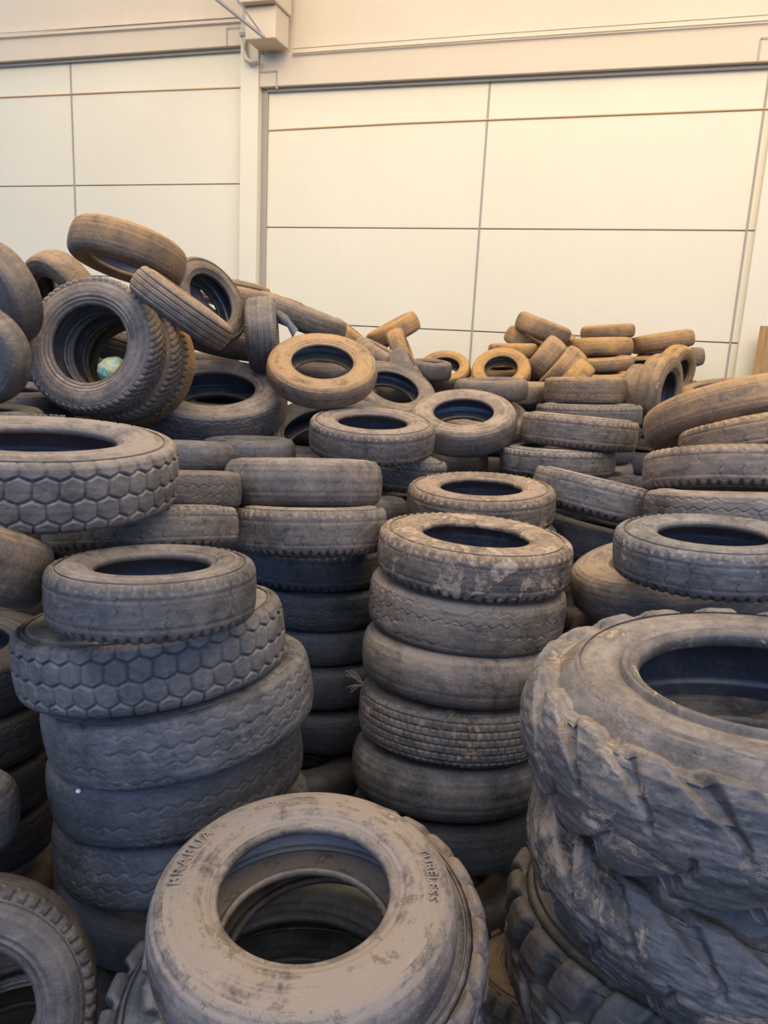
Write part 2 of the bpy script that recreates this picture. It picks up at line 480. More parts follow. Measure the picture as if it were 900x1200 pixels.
def tyre_meshes(kind):
    if kind in MESH: return MESH[kind]
    hf, td, prof, NU, NV, rb = KIND[kind]
    tp = np.array(TP[prof])
    # ---- tread
    v = np.linspace(-1, 1, NV)
    v = np.sign(v) * np.abs(v) ** .92
    rad = np.interp(np.abs(v), tp[:, 0], tp[:, 1]); z = np.sign(v) * np.interp(np.abs(v), tp[:, 0], tp[:, 2])
    a = np.linspace(0, 2 * pi, NU, endpoint=False)
    A, Vv = np.meshgrid(a, v, indexing='ij')
    h = hf(A, Vv)
    edge = 1 - sm(np.abs(Vv), .965 if prof != 'tractor' else .78, 1.)
    rr, zz = rad * R_, z * W_
    dr, dz = np.gradient(rr), np.gradient(zz)
    nr, nzv = dz, -dr
    ln = np.sqrt(nr ** 2 + nzv ** 2); nr /= ln; nzv /= ln
    disp = -(1 - h) * td * R_ * edge - td * R_ * (1 - edge)
    if kind == 'tractor': disp = disp + .012 * R_ * (vnoise(A, Vv, 24, 4, 20) - .5)
    RR = rr[None] + nr[None] * disp; ZZ = zz[None] + nzv[None] * disp
    V1 = np.stack([RR * np.cos(A), RR * np.sin(A), ZZ], -1).reshape(-1, 3)
    Q1 = grid_faces(NU, NV)
    # inner skin closing the tread band
    nb = 7
    vb = np.linspace(-1, 1, nb)
    rb_ = np.interp(np.abs(vb), [0, .7, 1], [.945 - td, .93 - td, tp[-1, 1] - td * 1.0]) * R_
    zb_ = vb * tp[-1, 2] * W_ * .97
    A2, _ = np.meshgrid(a[::4], vb, indexing='ij')
    V2 = np.stack([rb_[None] * np.cos(A2), rb_[None] * np.sin(A2), np.broadcast_to(zb_[None], A2.shape)], -1).reshape(-1, 3)
    Q2 = grid_faces(len(a[::4]), nb)[:, ::-1] + len(V1)
    tread = mesh_from('tread', np.concatenate([V1, V2]), np.concatenate([Q1, Q2]), MT['tread'])
    # ---- sidewall (upper side, +z); the lower one is mirrored
    rs = float(RR[:, -1].mean()) / R_
    zs = float(ZZ[:, -1].mean()) / W_
    P = [(rs + .010, zs - .012), (rs - .004, zs + .003), (rs - .04, .55 * zs + .22), (rs - .10, .494), (rs - .16, .5), (rs - .22, .487), (rb + .085, .455), (rb + .055, .425), (rb + .03, .40)]
    if prof == 'tractor': P = [(rs + .010, zs - .010), (rs - .004, zs + .004), (rs - .05, zs + .024), (rs - .10, zs + .034), (rs - .15, zs + .034), (rs - .20, zs + .022), (rb + .07, .44), (rb + .05, .42), (rb + .03, .40)]
    P = np.array(P)
    s = np.linspace(0, len(P) - 1, 60)
    pr = np.interp(s, range(len(P)), P[:, 0]); pz = np.interp(s, range(len(P)), P[:, 1])
    ker = np.array([1, 2, 3, 2, 1.]) / 9
    pr[2:-2] = np.convolve(pr, ker, 'valid'); pz[2:-2] = np.convolve(pz, ker, 'valid')
    q = (rs - pr) / (rs - rb)
    for qc, w_, hh in ((.16, .015, .010), (.22, .015, .008), (.62, .02, .010), (.70, .012, -.008), (.78, .03, .014)):
        if prof == 'tractor': hh *= .35
        pz = pz + hh * np.exp(-((q - qc) / w_) ** 2)
    ip = np.array([(rb + .04, .355), (rb + .10, .405), (rs - .12, .44), (rs - .03, .425)])
    pr = np.concatenate([pr, ip[:, 0]]); pz = np.concatenate([pz, ip[:, 1]])
    NS = 160
    a3 = np.linspace(0, 2 * pi, NS, endpoint=False)
    A3, _ = np.meshgrid(a3, pr, indexing='ij')
    wob = .004 * W_ * np.sin(A3 * 3 + 1)
    V3 = np.stack([pr[None] * R_ * np.cos(A3), pr[None] * R_ * np.sin(A3), pz[None] * W_ + wob * 0], -1).reshape(-1, 3)
    Q3 = grid_faces(NS, len(pr), True, True)[:, ::-1]
    side = mesh_from('sidewall', V3, Q3, MT['sidewall'])
    # ---- bead: the thick rim lip
    B = np.array([(rb + .045, .43), (rb + .02, .415), (rb + .004, .385), (rb, .345), (rb + .006, .30), (rb + .025, .285), (rb + .055, .33), (rb + .06, .38)])
    k = np.arange(0, len(B), .25)
    bb = np.stack([np.interp(k, np.arange(len(B) + 1), np.append(B[:, i], B[0, i])) for i in (0, 1)], 1)
    bb = (bb + np.roll(bb, 1, 0) + np.roll(bb, -1, 0)) / 3
    A4, _ = np.meshgrid(a3, bb[:, 0], indexing='ij')
    V4 = np.stack([bb[None, :, 0] * R_ * np.cos(A4), bb[None, :, 0] * R_ * np.sin(A4), np.broadcast_to(bb[None, :, 1] * W_, A4.shape)], -1).reshape(-1, 3)
    bead = mesh_from('bead', V4, grid_faces(NS, len(bb), True, True)[:, ::-1], MT['bead'])
    # ---- inner liner
    LP = np.array([(rs - .05, -.43), (rs - .005, -.36), (.925 - td, -.25), (.94 - td, 0), (.925 - td, .25), (rs - .005, .36), (rs - .05, .43)])
    kk = np.linspace(0, 6, 25)
    lr = np.interp(kk, range(7), LP[:, 0]); lz = np.interp(kk, range(7), LP[:, 1])
    lr = lr + .002 * np.sin(kk * 9)
    lo_r = lr + .012
    lr = np.concatenate([lr, lo_r[::-1]]); lz = np.concatenate([lz, lz[::-1]])
    A5, _ = np.meshgrid(a3, lr, indexing='ij')
    V5 = np.stack([lr[None] * R_ * np.cos(A5), lr[None] * R_ * np.sin(A5), np.broadcast_to(lz[None] * W_, A5.shape)], -1).reshape(-1, 3)
    liner = mesh_from('inner_liner', V5, grid_faces(NS, len(lr), True, True)[:, ::-1], MT['liner'])
    MESH[kind] = (tread, side, bead, liner)
    return MESH[kind]

PROTO = {}
def build_tyre(kind):
    tread, side, bead, liner = tyre_meshes(kind)
    root = bpy.data.objects.new('tyre', None)
    root.empty_display_size = .1
    parts = []
    o = bpy.data.objects.new('tread', tread); o.parent = root; parts.append(o)
    for s in (1, -1):
        w = bpy.data.objects.new('sidewall', side); w.parent = root
        if s < 0: w.rotation_euler = (pi, 0, 0)
        parts.append(w)
        b = bpy.data.objects.new('bead', bead); b.parent = w; parts.append(b)
    o = bpy.data.objects.new('inner_liner', liner); o.parent = root; parts.append(o)
    COL.objects.link(root)
    for p in parts: COL.objects.link(p)
    return root

def copy_tree(o, parent=None):
    c = o.copy()
    COL.objects.link(c)
    if parent:
        c.parent = parent
        c.matrix_parent_inverse = o.matrix_parent_inverse.copy()
    for ch in list(o.children): copy_tree(ch, c)
    return c

def each(o):
    yield o
    for c in o.children: yield from each(c)

def axis_quat(n, spin):
    return Vector((0, 0, 1)).rotation_difference(Vector(n)) @ Matrix.Rotation(spin, 3, 'Z').to_quaternion()

TY = [
    ('A1', -2.13, 2.377, 2.463, 0.051, -0.021, 0.998, 0.527, 0.269, 'block', 0.65, 0.25, 0.1, 'wide chunky-block tyre topping the left stack, cut off by the left frame edge'),
    ('A2', -1.956, 2.808, 2.147, -0.15, 0.202, 0.968, 0.415, 0.185, 'notch', 0.59, 0.3, 0.4, 'thin tilted tyre wedged under the chunky-block tyre, tread edge scraped tan'),
    ('A3', -1.438, 2.115, 2.156, -0.044, 0.064, 0.997, 0.342, 0.201, 'notch', 0.47, 0.25, 0.25, 'smaller notched-shoulder tyre with bluish hole, above the wide tyres of the left stack'),
    ('A4', -1.617, 2.377, 1.846, -0.154, 0.049, 0.987, 0.498, 0.265, 'block', 0.5, 0.15, 0.15, 'wide tyre with worn hexagonal blocks, under the small notched tyre at left'),
    ('A5', -1.544, 2.456, 1.584, -0.197, -0.005, 0.98, 0.517, 0.26, 'worn', 0.47, 0.1, 0.2, 'wide tyre with zigzag cracks and pale top rim, in the left front stack'),
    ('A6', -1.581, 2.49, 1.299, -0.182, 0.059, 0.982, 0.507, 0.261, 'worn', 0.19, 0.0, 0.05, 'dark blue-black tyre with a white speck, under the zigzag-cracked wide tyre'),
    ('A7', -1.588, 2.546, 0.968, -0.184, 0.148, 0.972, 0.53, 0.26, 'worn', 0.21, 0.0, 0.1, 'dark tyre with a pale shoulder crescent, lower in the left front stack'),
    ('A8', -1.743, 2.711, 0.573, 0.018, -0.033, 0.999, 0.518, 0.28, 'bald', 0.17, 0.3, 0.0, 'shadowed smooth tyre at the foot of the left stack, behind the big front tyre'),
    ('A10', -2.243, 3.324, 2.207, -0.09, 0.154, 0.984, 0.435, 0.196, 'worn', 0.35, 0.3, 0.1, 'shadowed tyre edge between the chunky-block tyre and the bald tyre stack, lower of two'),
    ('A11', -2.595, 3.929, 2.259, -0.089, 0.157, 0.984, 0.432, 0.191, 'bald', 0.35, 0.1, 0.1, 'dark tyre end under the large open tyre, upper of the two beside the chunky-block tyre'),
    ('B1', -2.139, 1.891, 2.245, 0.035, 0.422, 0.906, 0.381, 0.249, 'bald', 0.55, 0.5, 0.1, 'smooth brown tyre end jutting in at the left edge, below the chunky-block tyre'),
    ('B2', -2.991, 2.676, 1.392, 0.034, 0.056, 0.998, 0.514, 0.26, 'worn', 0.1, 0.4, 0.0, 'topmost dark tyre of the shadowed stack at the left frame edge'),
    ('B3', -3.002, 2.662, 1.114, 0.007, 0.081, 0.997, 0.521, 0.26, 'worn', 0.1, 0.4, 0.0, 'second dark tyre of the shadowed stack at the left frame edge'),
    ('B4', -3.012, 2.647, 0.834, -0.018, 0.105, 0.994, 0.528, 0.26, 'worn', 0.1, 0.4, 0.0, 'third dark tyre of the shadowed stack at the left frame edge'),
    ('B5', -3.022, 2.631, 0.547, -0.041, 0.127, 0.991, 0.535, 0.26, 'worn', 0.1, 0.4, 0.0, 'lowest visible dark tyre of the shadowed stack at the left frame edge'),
    ('C1', -1.844, 1.602, 0.792, 0.577, -0.722, 0.381, 0.424, 0.24, 'notch', 0.35, 0.35, 0.0, 'dim leaning tyre in the bottom left corner, dark hole and toothed tread edge'),
    ('C2', -2.005, 1.955, 0.273, 0.008, -0.001, 1.0, 0.451, 0.261, 'bald', 0.1, 0.1, 0.0, 'dark tyre lying under the leaning tyre of the bottom left corner'),
    ('B6', -2.368, 1.807, 1.213, -0.132, 0.208, 0.969, 0.452, 0.24, 'bald', 0.5, 0.1, 0.0, 'sliver of a grey tyre at the left edge above the corner tyre'),
    ('D1', -0.728, 1.796, 1.358, -0.003, -0.096, 0.995, 0.448, 0.24, 'bald', 0.85, 0.3, 0.45, 'foreground smooth tyre with embossed lettering, cracked shoulder and wide open hole'),
    ('D2', -0.736, 1.944, 1.126, 0.001, -0.224, 0.974, 0.537, 0.223, 'lugag', 0.5, 0.35, 0.1, 'chunky-lugged tyre tilted directly under the lettered foreground tyre'),
    ('D3', -0.809, 1.947, 0.798, 0.004, -0.019, 1.0, 0.626, 0.273, 'lugag', 0.35, 0.0, 0.0, 'large blue-grey ringed tyre under the lettered foreground tyre, cut by the bottom frame edge'),
    ('E1', -0.652, 3.724, 1.981, 0.023, 0.021, 1.0, 0.492, 0.236, 'notch', 0.65, 0.45, 0.85, 'muddy tyre with notched shoulder topping the tall centre stack'),
    ('E2', -0.678, 3.746, 1.71, 0.017, 0.057, 0.998, 0.503, 0.27, 'worn', 0.81, 0.4, 0.35, 'tyre with fine zigzag tread directly under the muddy top tyre of the centre stack'),
    ('E3', -0.683, 3.713, 1.435, -0.007, 0.099, 0.995, 0.511, 0.27, 'bald', 0.81, 0.35, 0.25, 'bald grey tyre in the centre stack, above the one with small square blocks'),
    ('E4', -0.688, 3.694, 1.128, -0.032, 0.143, 0.989, 0.504, 0.27, 'brick', 0.65, 0.2, 0.7, 'tyre with small square tread blocks in the middle of the centre stack'),
    ('E5', -0.696, 3.675, 0.828, -0.057, 0.181, 0.982, 0.519, 0.27, 'bald', 0.45, 0.1, 0.25, 'smooth bluish tyre under the square-block tyre of the centre stack'),
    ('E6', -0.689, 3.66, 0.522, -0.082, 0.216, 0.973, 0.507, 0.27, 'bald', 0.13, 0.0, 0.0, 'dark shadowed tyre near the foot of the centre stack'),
    ('F1', -0.797, 4.642, 2.06, -0.023, -0.05, 0.998, 0.455, 0.231, 'notch', 0.6, 0.45, 0.55, 'tyre with clay patches on its top, just behind the muddy top of the centre stack'),
    ('F2', -0.77, 4.734, 1.792, -0.021, -0.051, 0.998, 0.468, 0.247, 'bald', 0.45, 0.2, 0.1, 'grey tyre peeking right of the centre stack, under the clay-patched tyre'),
    ('M1', -1.725, 4.03, 2.182, -0.087, 0.157, 0.984, 0.455, 0.272, 'bald', 0.59, 0.3, 0.2, 'bald rounded tyre lying edge-on at the top of the second stack from the left'),
    ('M2', -1.577, 3.797, 1.981, -0.084, 0.145, 0.986, 0.417, 0.257, 'notch', 0.53, 0.3, 0.15, 'tyre with slit shoulders, second in the stack topped by the rounded bald tyre'),
    ('M3', -1.74, 4.251, 1.677, -0.014, 0.067, 0.998, 0.454, 0.243, 'notch', 0.35, 0.1, 0.1, 'bluish tyre with slit lower shoulder, third in the stack topped by the rounded bald tyre'),
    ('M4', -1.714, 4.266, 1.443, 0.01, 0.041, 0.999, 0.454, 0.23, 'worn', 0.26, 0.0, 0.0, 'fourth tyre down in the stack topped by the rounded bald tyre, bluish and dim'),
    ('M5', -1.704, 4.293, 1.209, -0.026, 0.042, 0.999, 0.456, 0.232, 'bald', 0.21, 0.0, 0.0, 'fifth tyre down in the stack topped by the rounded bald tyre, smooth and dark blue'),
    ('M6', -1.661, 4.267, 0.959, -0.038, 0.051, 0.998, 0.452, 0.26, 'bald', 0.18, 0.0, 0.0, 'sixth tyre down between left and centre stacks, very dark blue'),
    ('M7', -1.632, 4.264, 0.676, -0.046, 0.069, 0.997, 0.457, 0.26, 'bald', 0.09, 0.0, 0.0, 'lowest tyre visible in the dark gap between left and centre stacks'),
    ('G1', -1.635, 4.977, 2.373, 0.048, -0.127, 0.991, 0.432, 0.232, 'notch', 0.5, 0.35, 0.45, 'tyre with bluish hole and one pale clay streak, lying above the bald edge-on tyre'),
    ('G2', -1.664, 5.371, 2.098, 0.11, 0.071, 0.991, 0.467, 0.244, 'notch', 0.4, 0.1, 0.15, 'bluish tilted tyre directly under the one with the pale clay streak'),
    ('G3', -1.815, 4.897, 1.843, -0.009, 0.152, 0.988, 0.469, 0.264, 'bald', 0.35, 0.0, 0.1, 'bluish tyre half hidden behind the right side of the bald edge-on tyre'),
    ('G4', -2.189, 5.461, 2.261, -0.011, -0.438, 0.899, 0.523, 0.216, 'bald', 0.35, 0.1, 0.0, 'tyre with a small dark hole and bluish lower rim, left of the clay-streaked tyre'),
    ('H1', -1.204, 5.937, 2.417, 0.035, -0.364, 0.931, 0.421, 0.233, 'bald', 0.55, 0.4, 0.2, 'round tyre tipped toward the viewer with large dark hole, centre of the heap'),
    ('H2', -1.213, 6.822, 2.35, 0.061, -0.296, 0.953, 0.411, 0.223, 'bald', 0.45, 0.4, 0.1, 'tyre mostly hidden behind the tipped round tyre in the centre of the heap'),
    ('I1', -2.147, 5.3, 2.775, 0.195, -0.487, 0.851, 0.402, 0.19, 'bald', 0.7, 0.75, 0.2, 'reddish-brown dusty tyre with open hole, resting on the crest left of centre'),
    ('I2', -1.903, 6.269, 2.568, 0.353, -0.424, 0.834, 0.382, 0.203, 'rib', 0.4, 0.4, 0.0, 'dark open tyre tucked behind the right side of the reddish-brown tyre'),
    ('J1', -2.959, 5.18, 2.501, 0.149, -0.33, 0.932, 0.54, 0.271, 'worn', 0.5, 0.3, 0.25, 'large open tyre with rough scuffed tread, lying right of the leaning ring tyres'),
    ('K1', -3.235, 4.183, 2.87, 0.168, -0.947, 0.275, 0.437, 0.238, 'herring', 0.6, 0.35, 0.05, 'big leaning tyre facing the viewer with chevron tread, a colourful ball seen through it'),
    ('K2', -3.256, 4.41, 2.817, 0.219, -0.944, 0.249, 0.446, 0.225, 'herring', 0.5, 0.5, 0.05, 'tyre leaning right behind the big ring tyre, only its chevron tread edge showing'),
    ('K3', -3.305, 4.609, 2.771, 0.182, -0.947, 0.264, 0.459, 0.193, 'notch', 0.7, 1.0, 0.5, 'orange-stained tyre edge peeking out behind the two leaning ring tyres'),
    ('K4', -3.269, 4.583, 3.485, -0.11, -0.273, -0.956, 0.38, 0.243, 'bald', 0.65, 0.85, 0.35, 'brown-dusted tyre balanced at the very top of the heap, underside hole visible'),
    ('K5', -4.153, 5.022, 3.196, -0.271, -0.863, -0.426, 0.363, 0.225, 'bald', 0.5, 0.65, 0.1, 'smooth tyre leaning behind the big ring tyre, left below the topmost tyre'),
    ('K6', -3.657, 3.822, 3.156, -0.219, -0.922, -0.319, 0.318, 0.214, 'bald', 0.45, 0.5, 0.2, 'leaning tyre at the left frame edge, upper of two beside the big ring tyre'),
    ('K7', -3.485, 3.496, 2.809, 0.154, -0.983, -0.103, 0.282, 0.22, 'bald', 0.45, 0.3, 0.05, 'tyre at the left frame edge showing its sidewall, beside the big ring tyre'),
    ('K8', -2.702, 4.327, 3.134, 0.502, 0.235, 0.832, 0.34, 0.189, 'rib', 0.6, 0.55, 0.3, 'narrow ribbed tyre leaning diagonally on edge, right of the big ring tyre'),
    ('K9', -3.08, 5.231, 3.205, 0.862, -0.274, 0.427, 0.343, 0.229, 'rib', 0.3, 0.55, 0.0, 'dark open tyre behind the diagonal ribbed tyre, under the topmost tyre'),
    ('K10', -3.624, 6.736, 3.356, 0.097, 0.077, 0.992, 0.322, 0.242, 'rib', 0.5, 0.75, 0.0, 'tyre with fine ribs on the skyline, beside the grey wall pillar'),
    ('K11', -3.106, 6.247, 3.254, 0.151, 0.074, 0.986, 0.363, 0.199, 'bald', 0.5, 0.65, 0.0, 'smooth tyre sloping on the skyline, right of the fine-ribbed tyre'),
    ('K12', -2.696, 6.136, 3.163, 0.305, 0.078, 0.949, 0.402, 0.204, 'bald', 0.45, 0.55, 0.05, 'dark tyre edge sloping down behind the reddish-brown open tyre'),
    ('K13', -2.721, 5.481, 3.007, 0.917, 0.389, 0.086, 0.282, 0.236, 'rib', 0.5, 0.25, 0.1, 'grey tyre standing upright edge-on, left of the reddish-brown open tyre'),
    ('K23', -4.009, 4.229, 2.454, 0.058, -0.031, 0.998, 0.434, 0.25, 'bald', 0.35, 0.3, 0.0, 'dark tyre low in the gap below the big ring tyre, near the left edge'),
    ('D4', -0.8, 1.98, 0.55, -0.0, -0.0, 1.0, 0.47, 0.26, 'bald', 0.25, 0.0, 0.0, 'dark tyre seen inside the foreground pile, through the hole of the lettered tyre'),
    ('K24', -3.25, 5.59, 3.261, 0.859, -0.215, 0.464, 0.284, 0.213, 'bald', 0.3, 0.4, 0.0, 'tyre seen through the hole of the dark open tyre behind the diagonal ribbed tyre'),
    ('K25', -4.484, 4.662, 3.15, -0.366, -0.9, -0.236, 0.348, 0.22, 'bald', 0.3, 0.4, 0.0, 'dark tyre behind the upper tyre of the two at the left frame edge'),
    ('K26', -4.806, 5.667, 3.289, -0.481, -0.781, -0.399, 0.227, 0.2, 'bald', 0.25, 0.4, 0.0, 'dark tyre seen through the hole of the smooth tyre below the topmost one'),
    ('J3', -3.118, 5.593, 2.376, 0.052, -0.097, 0.994, 0.416, 0.238, 'bald', 0.25, 0.3, 0.0, 'dark tyre lying under the large scuffed open tyre'),
    ('G5', -2.391, 4.638, 2.198, -0.036, 0.041, 0.999, 0.317, 0.249, 'bald', 0.3, 0.1, 0.0, 'dark tyre in the gap left of the bald edge-on tyre'),
    ('R21', -1.402, 9.051, 2.683, -0.052, -0.177, 0.983, 0.297, 0.2, 'bald', 0.5, 1.0, 0.0, 'brown tyre seen through the hole of the ochre open tyre'),
    ('G6', -1.569, 6.674, 1.979, -0.074, 0.031, 0.997, 0.46, 0.24, 'bald', 0.15, 0.1, 0.0, 'black shadowed tyre band beneath the tipped round tyre in the heap centre'),
    ('K20', -3.884, 5.117, 2.905, 0.27, 0.097, 0.958, 0.394, 0.213, 'rib', 0.35, 0.5, 0.0, 'grey ribbed tyre seen through the hole of the big ring tyre'),
    ('K21', -3.959, 5.199, 2.6, 0.072, -0.087, 0.994, 0.472, 0.235, 'bald', 0.3, 0.4, 0.0, 'dark tyre filling the lower gap behind the leaning ring tyres'),
    ('K22', -3.391, 6.088, 2.957, 0.202, -0.015, 0.979, 0.444, 0.229, 'bald', 0.25, 0.4, 0.0, 'shadowed tyre in the gap left of the upright edge-on tyre'),
    ('J2', -3.708, 6.193, 2.602, 0.135, -0.208, 0.969, 0.462, 0.252, 'bald', 0.3, 0.4, 0.0, 'dark tyre glimpsed behind the large scuffed open tyre'),
    ('I3', -2.643, 6.545, 2.781, 0.08, -0.275, 0.958, 0.43, 0.203, 'bald', 0.35, 0.5, 0.0, 'dark tyre seen through the hole of the reddish-brown open tyre'),
    ('L1', -3.217, 8.315, 3.082, 0.399, 0.083, 0.913, 0.279, 0.181, 'bald', 0.7, 1.0, 0.0, 'small brown tyre on the skyline, leftmost of the little ones behind the reddish-brown open tyre'),
    ('L2', -2.874, 7.878, 3.007, 0.555, 0.148, 0.819, 0.282, 0.195, 'bald', 0.7, 1.0, 0.0, 'small tan tyre end behind the reddish-brown open tyre, right of the leftmost little one'),
    ('L3', -2.607, 8.524, 3.114, -0.462, -0.204, 0.863, 0.318, 0.225, 'bald', 0.75, 1.0, 0.0, 'small tan tyre propped diagonally against the wall, left of the central panel joint'),
    ('L4', -2.349, 8.04, 2.896, 0.892, 0.183, 0.414, 0.264, 0.18, 'bald', 0.65, 0.95, 0.0, 'small brown tyre directly under the diagonally propped tan tyre'),
    ('L5', -2.268, 7.21, 2.82, 0.431, 0.067, 0.9, 0.346, 0.198, 'bald', 0.5, 0.6, 0.05, 'dull brown tyre tilting behind the right shoulder of the reddish-brown tyre'),
    ('L6', -1.924, 8.274, 2.711, 0.08, -0.577, 0.813, 0.287, 0.201, 'bald', 0.6, 1.0, 0.0, 'small brown open tyre lying near the wall under the central panel joint'),
    ('L7', -1.96, 7.79, 2.741, 0.058, -0.096, 0.994, 0.219, 0.184, 'bald', 0.3, 0.4, 0.0, 'small dark grey tyre in front of the brown open tyre near the central joint'),
    ('L8', -1.975, 7.054, 2.689, 0.806, 0.177, 0.564, 0.289, 0.2, 'bald', 0.35, 0.4, 0.0, 'dark tilted tyre left of the small dark grey one, behind the dark open tyre'),
    ('L9', -1.151, 6.792, 2.635, -0.055, -0.042, 0.998, 0.322, 0.19, 'bald', 0.35, 0.5, 0.0, 'low dark tyre arching above the tipped round tyre in the heap centre'),
    ('L10', -0.99, 7.66, 2.567, -0.063, -0.017, 0.998, 0.309, 0.217, 'bald', 0.55, 0.6, 0.0, 'short brown-topped tyre lying edge-on, right behind the tipped round tyre'),
    ('L11', -0.379, 7.345, 2.653, -0.061, 0.024, 0.998, 0.372, 0.248, 'worn', 0.5, 0.75, 0.1, 'brownish tyre lying edge-on, under the cluster of ochre tyres'),
    ('L13', -0.314, 6.965, 2.464, -0.054, 0.032, 0.998, 0.455, 0.2, 'notch', 0.35, 0.3, 0.0, 'dark tyre band between the brownish edge-on tyre and the grey notched one below'),
    ('L12', -0.33, 6.079, 2.4, 0.023, 0.08, 0.997, 0.439, 0.247, 'notch', 0.55, 0.4, 0.15, 'grey-brown edge-on tyre with slit lower shoulder, left of the two upright tyres'),
    ('L15', -0.465, 5.989, 2.175, -0.044, 0.045, 0.998, 0.439, 0.222, 'notch', 0.5, 0.2, 0.15, 'bluish-grey tyre with slit upper shoulder, under the grey-brown edge-on tyre'),
    ('L18', -0.263, 6.111, 1.978, -0.046, 0.043, 0.998, 0.417, 0.214, 'notch', 0.35, 0.1, 0.0, 'tyre end showing just above the long sloping tyre right of the centre stack'),
    ('L16', -0.093, 5.202, 2.065, 0.146, 0.153, 0.977, 0.469, 0.247, 'notch', 0.5, 0.2, 0.2, 'long bluish tyre sloping down to the right, just right of the centre stack'),
    ('L17', -0.075, 5.41, 1.719, 0.123, 0.114, 0.986, 0.511, 0.273, 'bald', 0.3, 0.0, 0.05, 'dark blue tyre in shade directly beneath the long sloping tyre'),
    ('R1', -1.307, 8.245, 2.737, 0.022, -0.706, 0.707, 0.316, 0.186, 'bald', 0.8, 1.0, 0.0, 'ochre open tyre tipped forward at the left of the far right heap'),
    ('R2', -1.28, 8.771, 2.97, -0.044, -0.017, 0.999, 0.276, 0.164, 'bald', 0.75, 1.0, 0.0, 'ochre tyre lying flat just behind the ochre open tyre'),
    ('R3', -1.019, 9.21, 3.231, 0.316, -0.002, 0.949, 0.324, 0.221, 'bald', 0.6, 0.9, 0.0, 'brown tyre tilted on top of the far heap, leftmost of its crest'),
    ('R4', -0.888, 9.747, 3.089, 0.42, -0.505, 0.754, 0.259, 0.164, 'bald', 0.55, 0.85, 0.0, 'tyre arc peeking behind the tilted brown tyre on the crest of the far heap'),
    ('R5', -1.22, 9.348, 3.073, 0.44, -0.023, 0.898, 0.262, 0.202, 'bald', 0.6, 1.0, 0.0, 'brown tyre wedged below the tilted crest tyre of the far heap'),
    ('R6', -0.936, 8.756, 2.882, -0.798, -0.118, 0.591, 0.282, 0.254, 'bald', 0.6, 0.8, 0.0, 'brown tyre leaning diagonally in the far heap, first of three side by side'),
    ('R7', -0.694, 8.511, 2.783, -0.8, -0.101, 0.592, 0.282, 0.251, 'bald', 0.65, 0.9, 0.0, 'brown tyre leaning diagonally in the far heap, middle of three side by side'),
    ('R8', -0.554, 7.978, 2.686, -0.805, -0.039, 0.592, 0.256, 0.214, 'bald', 0.8, 1.0, 0.0, 'bright ochre tyre top, last of the three leaning side by side in the far heap'),
    ('R9', -0.365, 9.414, 3.057, -0.076, 0.015, 0.997, 0.365, 0.217, 'bald', 0.85, 1.0, 0.0, 'bright ochre tyre lying edge-on below the flat crest tyre'),
    ('R10', -0.315, 9.707, 3.243, -0.108, -0.028, 0.994, 0.313, 0.165, 'bald', 0.65, 1.0, 0.0, 'small brown tyre lying flat at the top of the far right heap'),
    ('R11', 0.312, 9.869, 3.159, -0.199, 0.011, 0.98, 0.364, 0.202, 'bald', 0.8, 1.0, 0.0, 'ochre tyre lying edge-on at the right end of the far heap crest'),
    ('R12', 0.431, 10.018, 2.963, -0.153, -0.01, 0.988, 0.39, 0.223, 'bald', 0.45, 0.7, 0.0, 'shadowed tyre end under the right crest tyre, against the wall'),
    ('R13', -0.318, 9.004, 2.875, -0.104, -0.048, 0.993, 0.35, 0.163, 'bald', 0.55, 0.9, 0.0, 'dull brown tyre directly beneath the bright ochre edge-on tyre'),
    ('R14', 0.051, 9.36, 2.816, -0.199, -0.216, 0.956, 0.39, 0.186, 'bald', 0.65, 1.0, 0.0, 'brown tyre with a thin visible hole slit, beneath the right crest tyre'),
    ('R15', -0.227, 8.625, 2.718, -0.094, -0.072, 0.993, 0.291, 0.15, 'bald', 0.6, 1.0, 0.0, 'small brown tyre squeezed between the leaning ochre tyres and the upright pair'),
    ('R16', 0.43, 8.704, 2.821, 0.853, -0.486, -0.19, 0.304, 0.201, 'bald', 0.75, 1.0, 0.0, 'ochre tyre standing on edge behind the upright muddy tyre, hole to its right'),
    ('R17', 0.263, 7.416, 2.67, 0.928, -0.373, -0.012, 0.354, 0.217, 'bald', 0.55, 0.85, 0.35, 'muddy tyre standing upright with narrow dark hole, in the right of the heap'),
    ('R18', 0.069, 7.89, 2.534, 0.973, -0.215, -0.087, 0.381, 0.224, 'bald', 0.45, 0.75, 0.15, 'upright tyre hidden behind the left side of the muddy standing tyre'),
    ('R19', 0.847, 8.555, 2.649, -0.193, -0.144, 0.971, 0.365, 0.201, 'bald', 0.5, 0.8, 0.0, 'half-brown half-dark flat tyre in front of the grey wall column'),
    ('R20', 0.739, 7.856, 2.53, -0.229, 0.063, 0.971, 0.361, 0.201, 'rib', 0.6, 0.85, 0.0, 'brown tyre just above the long curved tan tyre at the right'),
    ('N1', 0.693, 5.597, 2.635, -0.271, 0.29, 0.918, 0.59, 0.261, 'bald', 0.75, 0.8, 0.25, 'long curved tan tyre tilted at the right edge, topmost of that stack'),
    ('N2', 0.87, 5.235, 2.545, -0.223, 0.21, 0.952, 0.537, 0.215, 'notch', 0.65, 0.65, 0.2, 'tan-grey ribbed tyre under the long curved tan tyre, cut by the right edge'),
    ('N3', 0.669, 5.06, 2.316, -0.073, 0.25, 0.966, 0.536, 0.259, 'notch', 0.6, 0.45, 0.15, 'brown-grey straight tyre with ribbed shoulder, third down at the right edge'),
    ('N4', 0.67, 4.597, 2.181, -0.088, 0.137, 0.987, 0.513, 0.232, 'worn', 0.55, 0.3, 0.1, 'pale grey flat tyre band behind the hollow tyre at the right edge'),
